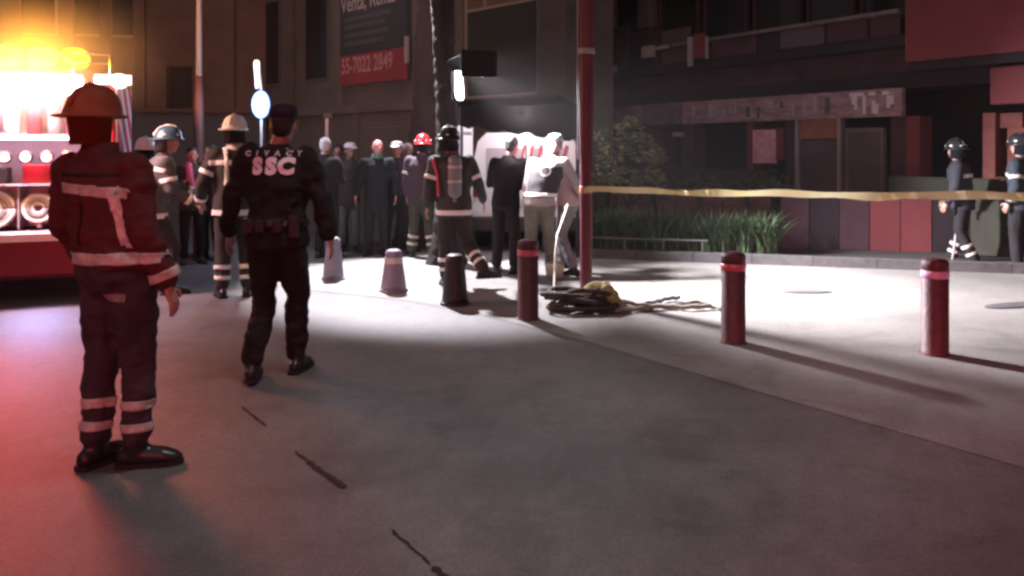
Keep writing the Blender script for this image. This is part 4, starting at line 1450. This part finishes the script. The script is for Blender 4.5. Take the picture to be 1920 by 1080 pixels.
        obj('sole', bm, M_TYRE, bo)
    # ---- jacket
    bm = bmesh.new()
    hem = Pv + V((0, 0, jlen - .95))
    rings(bm, [(hem, V((.185 * b_, 0, 0)), V((0, .142 * b_, 0))), (Pv + V((0, 0, .02)), V((.180 * b_, 0, 0)), V((0, .138 * b_, 0))), (waist, V((.170 * b_, 0, 0)), V((0, .130 * b_, 0))), (chest, sv * .192 * b_, fv * .140 * b_),
               (chest.lerp(shc, .6), sv * .195 * b_, fv * .135 * b_), (shc + V((0, 0, .025)), sv * .150 * b_, fv * .095 * b_), (neck + V((0, 0, -.01)), sv * .082, fv * .078), (neck + V((0, 0, .02)), sv * .068, fv * .068)], 22)
    for sh, el, wr in ((shR, elR, wrR), (shL, elL, wrL)):
        if sleeve >= 1:
            tube(bm, [sh, sh.lerp(el, .5), el, el.lerp(wr, .5), wr - (wr - el).normalized() * .02], [.080 * b_, .070 * b_, .060 * b_, .054 * b_, .046 * b_], 16)
        else:
            tube(bm, [sh, sh.lerp(el, .5), sh.lerp(el, .85)], [.080 * b_, .070 * b_, .066 * b_], 16)
    jb = remesh(bm, vox, 2, .017 if near else .010, (7, 7, 5), seed + 1)
    jcopy = jb.copy()
    jk = obj('jacket' if sleeve >= 1 else 'shirt', jb, jacket, root, smooth=True)
    if collar:
        bm = bmesh.new()
        rings(bm, [(neck + V((0, 0, -.03)), sv * .095, fv * .09), (neck + V((0, .005, .045)), sv * .080, fv * .080), (neck + V((0, .005, .047)), sv * .070, fv * .070), (neck + V((0, 0, -.02)), sv * .08, fv * .075)], 20, caps=False)
        obj('collar', bm, collar, jk, smooth=True)
    spine = (shc - waist).normalized()

    def bd(c, ax, half, reach, m=None, src=jcopy, par=jk, off=.007):
        b2 = band_from(src, c, ax, half, reach, off)
        if len(b2.faces) > 3:
            obj('reflective_band', b2, m or band_m, par, smooth=True)
    for b in bands:
        if b == 'chest':
            bd(chest + V((0, 0, .0)), spine, .024, .235 * b_)
        elif b == 'yoke':
            bd(chest.lerp(shc, .35), spine, .024, .235 * b_)
        elif b == 'hem':
            bd(hem + V((0, 0, .05)), V((pose.get('hemtilt', 0), 0, 1)), .026, .235 * b_)
        elif b == 'belt':
            bd(waist - V((0, 0, .02)), spine, .022, .235 * b_)
        elif b == 'wrist':
            for el, wr in ((elR, wrR), (elL, wrL)):
                bd(el.lerp(wr, .78), wr - el, .022, .085)
        elif b == 'arm':
            for sh, el in ((shR, elR), (shL, elL)):
                bd(sh.lerp(el, .62), el - sh, .022, .095)
        elif b == 'knee':
            for kn, an in ((knR, anR), (knL, anL)):
                bd(kn.lerp(an, .18), kn - an, .022, .12, src=tcopy, par=tr_)
        elif b == 'shin':
            for kn, an in ((knR, anR), (knL, anL)):
                bd(kn.lerp(an, .50), kn - an, .022, .11, src=tcopy, par=tr_)
        elif b == 'ankle':
            for kn, an in ((knR, anR), (knL, anL)):
                bd(kn.lerp(an, .76), kn - an, .020, .11, src=tcopy, par=tr_)
        elif b == 'braces':
            for s in (-1, 1):
                c_ = chest.lerp(shc, .2) + sv * s * .10
                b2 = band_from(jcopy, c_, sv, .017, .30, .010)
                obj('reflective_band', b2, band_m, jk, smooth=True)
    if vest:
        vb = jcopy.copy()
        for co, no in ((waist - V((0, 0, .10)), V((0, 0, -1))), (shc + V((0, 0, -.06)), V((0, 0, 1))), (chest + sv * .205, sv), (chest - sv * .205, -sv)):
            bmesh.ops.bisect_plane(vb, geom=vb.verts[:] + vb.edges[:] + vb.faces[:], plane_co=co, plane_no=no, clear_outer=True)
        vb.normal_update()
        for v in vb.verts:
            v.co += v.normal * .012
        bmesh.ops.solidify(vb, geom=vb.faces[:], thickness=-.004)
        vo = obj('vest', vb, vest, root, smooth=True)
        b2 = band_from(jcopy, waist - V((0, 0, .07)), V((0, 0, 1)), .022, .235 * b_, .020)
        obj('reflective_band', b2, band_m, vo, smooth=True)
    # ---- head wear and hair
    if hair is not None and helmet is None:
        bm = bmesh.new()
        ball(bm, H_(0, -.018, .045), .084, .096, .092, HR)
        ball(bm, H_(0, -.045, -.005), .074, .066, .075, HR)
        bm = remesh(bm, .012, 1, .004, (20, 20, 20), seed)
        obj('hair', bm, hair, root, smooth=True)
    if hat is not None:
        bm = bmesh.new()
        rings(bm, [(H_(0, -.005, .055), HR @ V((.094, 0, 0)), HR @ V((0, .106, 0))), (H_(0, -.005, .09), HR @ V((.096, 0, 0)), HR @ V((0, .106, 0))), (H_(0, -.005, .125), HR @ V((.085, 0, 0)), HR @ V((0, .095, 0))), (H_(0, -.005, .143), HR @ V((.055, 0, 0)), HR @ V((0, .065, 0))), (H_(0, -.005, .148), HR @ V((.01, 0, 0)), HR @ V((0, .01, 0)))], 24)
        ho = obj('cap', bm, hat, root, smooth=True)
        bm = bmesh.new()
        rings(bm, [(H_(0, .12, .062), HR @ V((.068, 0, 0)), HR @ V((0, .055, -.018))), (H_(0, .12, .067), HR @ V((.068, 0, 0)), HR @ V((0, .055, -.018)))], 18)
        obj('peak', bm, hat, ho)
    if helmet is not None:
        bm = bmesh.new()
        ell = lambda z, rx, ry, cy=0: (H_(0, cy, z), HR @ V((rx, 0, 0)), HR @ V((0, ry, 0)))
        rings(bm, [ell(.035, .128, .165, -.015), ell(.045, .118, .15, -.01), ell(.09, .112, .138), ell(.13, .10, .122), ell(.165, .075, .095), ell(.185, .04, .055), ell(.19, .008, .01)], 28)
        he = obj('helmet', bm, helmet, root, smooth=True)
        bm = bmesh.new()
        rings(bm, [ell(.028, .128, .168, -.015), ell(.031, .140, .188, -.022), ell(.041, .140, .188, -.022), ell(.046, .125, .16, -.015)], 28)
        obj('brim', bm, helmet, he, smooth=True)
        bm = bmesh.new()
        tube(bm, [H_(0, .12, .11), H_(0, .07, .175), H_(0, -.02, .190), H_(0, -.10, .155), H_(0, -.15, .09)], [.010, .014, .015, .014, .010], 8)
        obj('crest', bm, M_BAND if htype == 'crest' else helmet, he, smooth=True)
        for s in (() if near else (-1, 1)):
            for an_ in (35, 95, 150):
                x_, y_ = math.sin(R(an_)) * s, math.cos(R(an_))
                c_ = H_(x_ * .118, y_ * .145 - .005, .085)
                dirn = (HR @ V((x_, y_, .15))).normalized()
                a_, b2_ = frame_of(dirn)
                bm = bmesh.new()
                rings(bm, [(c_ - dirn * .004, a_ * .024, b2_ * .013), (c_ + dirn * .004, a_ * .022, b2_ * .011)], 4)
                obj('reflective_mark', bm, M_BAND, he)
        bm = bmesh.new()
        arc = [V((math.sin(t_) * .10, -math.cos(t_) * .125 - .01, 0)) for t_ in [(-100 + 20 * q) * PI / 180 for q in range(11)]]
        prev = None
        for q in arc:
            a_, b2_ = bm.verts.new(H_(q.x, q.y, .035)), bm.verts.new(H_(q.x * (.92 if near else 1.12), q.y * (.86 if near else 1.08), -.10))
            if prev:
                bm.faces.new((prev[0], prev[1], b2_, a_))
            prev = (a_, b2_)
        bmesh.ops.solidify(bm, geom=bm.faces[:], thickness=.008)
        obj('neck_flap', bm, helmet if near else jacket, he, smooth=True)
    if tank:
        bk = -fv
        c_ = chest + bk * .185
        bm = bmesh.new()
        tube(bm, [c_ + V((0, 0, -.20)), c_ + V((0, 0, .15))], .075, 20)
        tube(bm, [c_ + V((0, 0, -.29)), c_ + V((0, 0, -.24))], .022, 10)
        tk = obj('air_cylinder', bm, M_TANK, root, smooth=True)
        obj('back_plate', B((-.13, .13, c_.y + .06, c_.y + .09, c_.z - .27, c_.z + .2), bev=.02), M_DARK, root)
        for z_ in (-.08, .08):
            obj('tank_strap', lathe(bmesh.new(), [(.078, c_.z + z_ - .015), (.081, c_.z + z_ - .013), (.081, c_.z + z_ + .013), (.078, c_.z + z_ + .015)], 20, c=(c_.x, c_.y, 0)), M_BAND2, tk)
    if emblem:
        bvh = BVHTree.FromBMesh(jcopy)
        bm = bmesh.new()
        c_ = chest.lerp(shc, .25)
        prev = first = None
        N_ = 24
        for i in range(N_ + 1):
            a_ = i / N_ * 2 * PI
            if i == N_:
                cur = first
            else:
                cur = []
                for r_ in (.052, .074):
                    o_ = c_ + sv * r_ * math.cos(a_) + V((0, 0, r_ * math.sin(a_))) - fv * .5
                    hit = bvh.ray_cast(o_, fv)
                    pt = (hit[0] if hit[0] is not None else o_ + fv * .35) - fv * .022
                    cur.append(bm.verts.new(pt))
                first = first or cur
            if prev:
                bm.faces.new((prev[0], prev[1], cur[1], cur[0]))
            prev = cur
        bmesh.ops.solidify(bm, geom=bm.faces[:], thickness=.002)
        obj('round_emblem', bm, M_BANW, vo)
    if extra:
        extra(dict(root=root, jk=jk, jb=jcopy, tb=tcopy, tr=tr_, shR=shR, shL=shL, chest=chest, waist=waist, shc=shc, neck=neck, head=head, elR=elR, wrR=wrR, elL=elL, wrL=wrL, fv=fv, sv=sv, knR=knR, anR=anR, knL=knL, anL=anL, Pv=Pv))
    root.scale = (k, k, k)
    jcopy.free()
    tcopy.free()
    return root


def conform_text(D, s, size, cz, m, name, bold=.012, sx=1.0, letters=False, spread=0.0, arc=0.0):
    """lettering laid on the back of a jacket"""
    bvh = BVHTree.FromBMesh(D['jb'])
    items = [(ch, (i - (len(s) - 1) / 2) * spread) for i, ch in enumerate(s)] if spread else [(s, 0)]
    for ch, ox in items:
        tb2 = text_mesh(ch, size, 0.0, bold, sx)
        bmesh.ops.triangulate(tb2, faces=tb2.faces[:])
        bmesh.ops.subdivide_edges(tb2, edges=[e for e in tb2.edges if e.calc_length() > .02], cuts=1, use_grid_fill=False)
        for v in tb2.verts:
            x, z = v.co.x + ox, v.co.y + cz - arc * (ox * ox)
            o_ = V((x, -.6, z))
            h = bvh.ray_cast(o_, V((0, 1, 0)))
            y = (h[0].y if h[0] is not None else -.1) - .006
            v.co = V((x, y, z))
        obj(name, tb2, m, D['jk'])


# --- 1: firefighter in the foreground, seen from behind
def fg_extra(D):
    # curved yoke band with a vertical strip down the right of the back
    for c_, ax, half, reach in ((D['chest'] + D['sv'] * .03 + V((0, 0, .035)), V((.10, 0, 1)), .024, .20), (D['chest'] + D['sv'] * .175 + V((0, 0, -.09)), V((1, 0, .25)), .018, .17)):
        b2 = band_from(D['jb'], c_, ax, half, reach, .008, back=D['fv'])
        obj('reflective_band', b2, M_BAND2, D['jk'], smooth=True)
    jv = BVHTree.FromBMesh(D['jb'])

    def sheet_on(x0, x1, z0, z1, m, name, par, off=.010, tree=jv):
        bm_ = bmesh.new()
        nx, nz = max(2, int((x1 - x0) / .02)), max(2, int((z1 - z0) / .02))
        gr = []
        for i in range(nx + 1):
            col_ = []
            for j in range(nz + 1):
                x_, z_ = x0 + (x1 - x0) * i / nx, z0 + (z1 - z0) * j / nz
                h = tree.ray_cast(V((x_, -.6, z_)), V((0, 1, 0)))
                col_.append(bm_.verts.new(V((x_, (h[0].y if h[0] else -.13) - off, z_))))
            gr.append(col_)
        for i in range(nx):
            for j in range(nz):
                bm_.faces.new((gr[i][j], gr[i + 1][j], gr[i + 1][j + 1], gr[i][j + 1]))
        bmesh.ops.solidify(bm_, geom=bm_.faces[:], thickness=-.008)
        return obj(name, bm_, m, par, smooth=True)
    cx = D['chest'].x
    sheet_on(cx - .15, cx + .16, D['shc'].z - .045, D['shc'].z - .03, M_BROWN, 'yoke_seam', D['jk'], .004)
    sheet_on(cx - .006, cx + .006, D['waist'].z - .02, D['chest'].z - .02, M_BROWN, 'back_seam', D['jk'], .004)
    # pocket patch on the trouser seat and straps hanging beside the leg
    bvh = BVHTree.FromBMesh(D['tb'])
    bm = bmesh.new()
    prev = None
    for i in range(7):
        x_ = .03 + i * .018
        row = []
        for z_ in (.80, .835):
            h = bvh.ray_cast(V((x_, -.6, z_)), V((0, 1, 0)))
            row.append(bm.verts.new(V((x_, (h[0].y if h[0] else -.1) - .008, z_))))
        if prev:
            bm.faces.new((prev[0], row[0], row[1], prev[1]))
        prev = row
    bmesh.ops.solidify(bm, geom=bm.faces[:], thickness=.002)
    obj('pocket_patch', bm, M_BAND2, D['tr'])


A = G(216, 872)
person('firefighter in dark red turnout coat standing large in the left foreground, seen from behind', (A.x, A.y, 0), R(16), 1.86, near=True, jacket=M_REDLIT, trousers=mat('dark_plum_trousers', (.045, .034, .042), rough=.85, var=.3, scale=6, bump=.4, bscale=60), jlen=.95, bulk=1.12,
       pose=dict(lean=(-.10, .02), head=(-.02, .0), elR=(.10, -.03, -.30), wrR=(.06, .07, -.25), elL=(-.06, .03, -.30), wrL=(.03, .16, -.19), anR=(.10, .02, .10), anL=(-.09, -.03, .10), knR=(.10, .04, .50), knL=(-.09, .02, .50), toeR=62, toeL=10),
       bands=('hem', 'shin', 'ankle', 'wrist'), band_m=M_BAND2, helmet=mat('amber_lit_helmet', (.30, .10, .035), rough=.55), collar=M_REDLIT, hair=None, extra=fg_extra, legw=.98)  # amber glow is put into the helmet colour

# --- 2: officer with the lettered jacket
def ssc_extra(D):
    conform_text(D, 'SSC', .138, D['chest'].z + .105, M_BANWH, 'lettering', bold=.010, spread=.093)
    conform_text(D, 'CIVACY', .046, D['chest'].z + .190, M_BANW, 'small_lettering', bold=.003, spread=.066, arc=.0)
    b2 = band_from(D['jb'], D['waist'] - V((0, 0, .06)), V((0, 0, 1)), .024, .26, .010)
    be = obj('duty_belt', b2, M_DARK, D['root'], smooth=True)
    bvh = BVHTree.FromBMesh(D['jb'])
    for x_, w_, h_ in ((-.14, .035, .06), (-.05, .03, .05), (.06, .028, .055), (.15, .03, .09)):
        z_ = D['waist'].z - .06
        h = bvh.ray_cast(V((x_, -.6, z_)), V((0, 1, 0)))
        y_ = h[0].y if h[0] else -.12
        obj('belt_pouch', B((x_ - w_, x_ + w_, y_ - .05, y_ + .005, z_ - h_, z_ + h_ * .6), bev=.008), M_DARK, be)
    rx = D['shR'] + V((-.02, .09, -.02))
    obj('shoulder_radio', B((rx.x - .025, rx.x + .025, rx.y - .02, rx.y + .03, rx.z - .05, rx.z + .04), bev=.006), M_DARK, D['root'])


M_BANWH = mat('white_print', (.88, .82, .84), rough=.4)
Bp = G(518, 708)
person('officer in dark uniform walking away, white SSC lettering on his back', (Bp.x, Bp.y, 0), R(1), 1.87, near=True, jacket=M_BLACK, trousers=M_BLACK, jlen=.86, bulk=1.12,
       pose=dict(lean=(.0, .03), head=(.03, .02), shrug=.035, elR=(.11, -.04, -.27), wrR=(.05, .02, -.25), elL=(-.12, -.02, -.27), wrL=(-.03, .05, -.24), anR=(.10, .14, .10), knR=(.10, .12, .50), anL=(-.12, -.12, .12), knL=(-.10, .06, .50), toeR=8, toeL=-10),
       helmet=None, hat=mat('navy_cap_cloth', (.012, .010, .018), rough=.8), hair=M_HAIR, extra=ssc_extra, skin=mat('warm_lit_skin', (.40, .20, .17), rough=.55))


def at(px, py):
    g_ = G(px, py)
    return (g_.x, g_.y, 0)


FF = dict(jacket=M_TURN, trousers=M_TURN, jlen=.80, bulk=1.13, hair=None)
# --- left group
person('grey-coated firefighter stooping right, with a teal helmet and white crest', at(284, 552), R(58), 1.80, **{**FF, 'jacket': M_TURN2}, band_m=M_BAND,
       pose=dict(lean=(0, .11), head=(0, .03), elR=(.03, .06, -.28), wrR=(.0, .22, -.14), elL=(-.03, .12, -.25), wrL=(.03, .24, -.10), anR=(.11, .16, .10), knR=(.11, .20, .50), anL=(-.11, -.16, .10), knL=(-.10, -.02, .48)),
       bands=('yoke', 'hem', 'wrist', 'arm', 'shin', 'ankle'), helmet=M_HELM_T, htype='crest')
person('firefighter half hidden at the left with a white helmet just below the lamp pole', at(276, 532), R(-40), 1.68, **FF, bands=('yoke', 'wrist', 'hem', 'arm'), helmet=M_HELM_W,
       pose=dict(lean=(0, .05), wrR=(.0, .2, -.12), wrL=(.0, .2, -.12)))
person('person in dark clothes with a bright pink scarf, beside the street lamp pole', at(360, 494), R(150), 1.62, jacket=M_BROWN, trousers=M_BLACK, jlen=.80, skin=mat('reddish_skin', (.5, .17, .12), rough=.6),
       extra=lambda D: obj('scarf', tube(bmesh.new(), [D['neck'] + V((.06, .06, .0)), D['chest'] + V((.05, .17, 0)), D['waist'] + V((.0, .17, 0)), D['waist'] + V((-.03, .17, -.13))], [.05, .05, .038, .02], 10), M_PINK, D['root'], smooth=True))
person('person in a plain dark coat between the pink scarf and the white-helmeted firefighter', at(396, 486), R(-165), 1.66, jacket=M_BROWN, trousers=M_NAVY, jlen=.70, bulk=1.08)
person('tall firefighter in a white helmet and pale collar, left of the lettered jacket', at(440, 556), R(-20), 1.90, **FF, band_m=M_BAND, bands=('yoke', 'hem', 'arm', 'wrist', 'shin', 'ankle', 'braces'), helmet=M_HELM_W, htype='crest', collar=M_WHITE,
       pose=dict(elR=(.12, .06, -.25), wrR=(.02, .2, -.12), elL=(-.12, .0, -.27), wrL=(-.02, .16, -.2), twist=.15))
# --- crowd right of the officer
person('person in a long dark coat, rim-lit grey hair, right beside the lettered jacket', at(612, 484), R(20), 1.76, jacket=M_BLACK, trousers=M_BLACK, jlen=.62, bulk=1.08, hair=mat('rim_lit_hair', (.6, .56, .56), rough=.6), pose=dict(head=(0, .05)))  # rim light is put into the pale hair colour
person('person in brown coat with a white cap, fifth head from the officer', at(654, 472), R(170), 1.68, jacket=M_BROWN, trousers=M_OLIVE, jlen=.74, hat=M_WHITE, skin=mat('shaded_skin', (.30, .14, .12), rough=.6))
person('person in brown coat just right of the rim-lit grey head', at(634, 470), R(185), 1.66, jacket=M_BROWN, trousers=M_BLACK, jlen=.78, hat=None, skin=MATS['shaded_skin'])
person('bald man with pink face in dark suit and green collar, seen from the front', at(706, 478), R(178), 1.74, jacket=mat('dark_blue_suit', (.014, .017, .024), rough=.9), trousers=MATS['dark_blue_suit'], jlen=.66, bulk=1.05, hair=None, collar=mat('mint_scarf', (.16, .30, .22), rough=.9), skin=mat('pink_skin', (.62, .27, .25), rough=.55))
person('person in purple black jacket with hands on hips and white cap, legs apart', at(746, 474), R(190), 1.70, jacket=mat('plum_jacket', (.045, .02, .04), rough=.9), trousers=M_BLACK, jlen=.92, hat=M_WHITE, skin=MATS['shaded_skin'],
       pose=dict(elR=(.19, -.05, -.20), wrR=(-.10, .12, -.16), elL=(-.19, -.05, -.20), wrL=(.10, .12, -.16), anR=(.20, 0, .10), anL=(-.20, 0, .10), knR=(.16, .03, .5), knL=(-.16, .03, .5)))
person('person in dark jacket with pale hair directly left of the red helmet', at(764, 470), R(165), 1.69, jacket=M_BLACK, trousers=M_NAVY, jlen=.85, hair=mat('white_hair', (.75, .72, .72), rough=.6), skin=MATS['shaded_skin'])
person('firefighter with a red helmet and two pale bands across the coat', at(790, 482), R(10), 1.76, jacket=mat('plum_turnout_cloth', (.055, .035, .05), rough=.85, var=.2, scale=8), trousers=mat('olive_turnout_cloth', (.045, .048, .035), rough=.85, var=.2, scale=8), jlen=.84, bulk=1.14, hair=None,
       bands=('yoke', 'belt', 'shin', 'ankle', 'arm'), band_m=M_BAND2, helmet=M_HELM_R, pose=dict(anR=(.17, 0, .10), anL=(-.15, 0, .10)))


# --- central firefighter with cylinder
def cf_extra(D):
    bm = bmesh.new()
    tube(bm, [D['shL'] + V((-.03, -.09, .03)), D['chest'] + V((-.17, -.13, -.02)), D['waist'] + V((-.17, -.12, -.04))], [.018, .016, .014], 8)
    obj('hose_strap', bm, mat('pink_red_strap', (.65, .10, .16), rough=.5), D['root'], smooth=True)


c_ = G(852, 538)
person('firefighter with grey air cylinder and lifted striped boot behind the black cone', (c_.x, c_.y, 0), R(-4), 1.80, **{**FF, 'jacket': mat('slate_turnout_cloth', (.05, .055, .055), rough=.85, var=.3, scale=7)}, tank=True, helmet=M_HELM_B, bands=('chest', 'hem', 'shin', 'ankle', 'arm'), band_m=M_BAND, extra=cf_extra,
       pose=dict(anL=(-.10, .05, .10), knL=(-.10, .08, .5), knR=(.14, .12, .47), anR=(.33, -.16, .22), toeR=75, elR=(.12, .04, -.26), wrR=(.05, .14, -.2), head=(-.03, .03)))
# --- men in front of the van
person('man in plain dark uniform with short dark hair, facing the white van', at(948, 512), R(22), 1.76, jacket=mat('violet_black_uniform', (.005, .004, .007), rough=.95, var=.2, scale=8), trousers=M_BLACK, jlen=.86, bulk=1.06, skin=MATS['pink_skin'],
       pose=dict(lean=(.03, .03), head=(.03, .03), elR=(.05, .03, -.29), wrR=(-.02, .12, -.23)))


def rope_extra(D):
    pass


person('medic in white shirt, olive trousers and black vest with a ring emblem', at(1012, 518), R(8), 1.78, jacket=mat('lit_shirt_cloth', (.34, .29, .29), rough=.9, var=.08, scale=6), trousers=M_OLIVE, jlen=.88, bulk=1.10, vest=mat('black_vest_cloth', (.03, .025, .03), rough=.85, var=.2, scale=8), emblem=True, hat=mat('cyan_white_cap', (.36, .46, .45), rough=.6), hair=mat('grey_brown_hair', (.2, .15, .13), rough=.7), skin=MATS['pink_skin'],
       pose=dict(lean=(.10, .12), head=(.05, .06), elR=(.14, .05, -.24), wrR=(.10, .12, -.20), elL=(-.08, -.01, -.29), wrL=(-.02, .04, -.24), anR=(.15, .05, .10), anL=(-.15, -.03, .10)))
person('man in pinkish white shirt and grey trousers bending beside the plum pole', at(1066, 512), R(-50), 1.70, jacket=mat('pink_lit_shirt', (.46, .33, .34), rough=.9, var=.08, scale=6), trousers=M_GREY, jlen=.90, bulk=1.02, skin=mat('pink_lit_skin', (.66, .22, .26), rough=.55), hair=mat('thin_hair', (.16, .06, .06), rough=.7),  # pink light is put into the shirt and skin colours
       pose=dict(lean=(0, .18), head=(0, .05), elR=(.04, .08, -.26), wrR=(-.02, .10, -.22), elL=(-.04, .10, -.26), wrL=(0, .10, -.22), anR=(.13, .18, .10), knR=(.12, .22, .5), anL=(-.13, -.18, .10)))
# rope with a tan bucket
r0, r1 = P(1062, 392, 9.75), G(1040, 500)
t = thing('rope', 'pale rope hanging from the bending man\'s hand to the ground by the plum pole', 'rope', (0, 0, 0))
bm = bmesh.new()
pp = [P(1064, 385, 9.75), P(1054, 415, 9.6), P(1045, 440, 9.4), P(1041, 470, 9.2), P(1040, 500, 9.0), P(1039, 535, 8.6), G(1040, 566, .012), G(1062, 572, .012)]
tube(bm, pp, .011, 8)
obj('line', bm, M_ROPE, t, smooth=True)
bp_ = G(1040, 523)
t = thing('canvas_bucket', 'tan canvas bucket on the pavement in front of the medic\'s boots', 'bucket', (bp_.x, bp_.y, 0))
obj('bucket', lathe(bmesh.new(), [(.05, 0), (.10, .005), (.125, .20), (.118, .20), (.095, .02), (.04, .018)], 22), mat('tan_canvas', (.42, .36, .28), rough=.9, var=.25, scale=10), t, smooth=True)
obj('handle', tube(bmesh.new(), [(.12 * math.cos(a), 0, .20 + .10 * math.sin(a)) for a in [k * PI / 8 for k in range(9)]], .006, 6), M_DARK, t)

# --- two firefighters at the right
person('dark firefighter with wide helmet walking behind the tape, left of the brick red pillar', at(1806, 499), R(-55), 1.68, **{**FF, 'jacket': M_NAVY, 'trousers': M_BLACK}, bands=('chest', 'shin', 'ankle'), band_m=M_BAND2, helmet=M_HELM_B, pose=dict(lean=(0, .06), anR=(.10, .16, .10), anL=(-.10, -.16, .10)))
person('firefighter cut by the right edge of the picture behind the tape', at(1916, 508), R(-30), 1.74, **{**FF, 'jacket': mat('blue_black_turnout', (.02, .026, .038), rough=.85), 'trousers': M_BLACK}, bands=('chest', 'wrist', 'arm'), band_m=M_BAND2, helmet=M_HELM_B)
# thin rod leaning behind the rightmost bollard
q0, q1 = G(1772, 497), P(1792, 440, 10.9)
t = thing('pike_pole', 'thin pale rod leaning up behind the rightmost bollard', 'pole', (0, 0, 0))
obj('rod', tube(bmesh.new(), [(q0.x, 10.9, .01), tuple(q1)], .014, 8), M_FRAME, t)
obj('tip', tube(bmesh.new(), [tuple(q1), tuple(q1 + V((.05, 0, .03)))], [.012, .006], 8), M_DARK, t)

# ------------------------------------------------------------------ thin night haze round the lamps
hz = mat('night_haze', (1, 1, 1))
n_ = hz.node_tree
n_.nodes.remove(n_.nodes['Principled BSDF'])
pv = n_.nodes.new('ShaderNodeVolumePrincipled')
pv.inputs['Color'].default_value = (1.0, 0.96, 0.97, 1)
pv.inputs['Density'].default_value = 0.0008
pv.inputs['Anisotropy'].default_value = 0.2
n_.links.new(pv.outputs[0], n_.nodes['Material Output'].inputs['Volume'])
tag(obj('haze', B((-152, 152, -62, 202, -1.1, 17.4)), hz), kind='stuff')

# added glow volume over the engine's roof, standing in for lens bloom
sm_ = mat('bloom_volume', (1, 1, 1))
n_ = sm_.node_tree
n_.nodes.remove(n_.nodes['Principled BSDF'])
pv = n_.nodes.new('ShaderNodeVolumePrincipled')
pv.inputs['Color'].default_value = (1.0, 0.95, 0.92, 1)
tc_ = n_.nodes['Texture Coordinate']
gd = n_.nodes.new('ShaderNodeTexGradient')
gd.gradient_type = 'QUADRATIC_SPHERE'
n_.links.new(tc_.outputs['Object'], gd.inputs['Vector'])
ml = n_.nodes.new('ShaderNodeMath')
ml.operation = 'MULTIPLY'
ml.inputs[1].default_value = 1.5
n_.links.new(gd.outputs['Fac'], ml.inputs[0])
n_.links.new(ml.outputs[0], pv.inputs['Density'])
n_.links.new(pv.outputs[0], n_.nodes['Material Output'].inputs['Volume'])
o = obj('bloom_volume', ball(bmesh.new(), (0, 0, 0), 1, 1, 1, u=24, v=16), sm_)
o.location = (-4.7, 7.85, 2.50)
o.scale = (1.6, .8, .85)
tag(o, 'added amber bloom over the roof of the fire engine', 'vapour', kind='stuff')
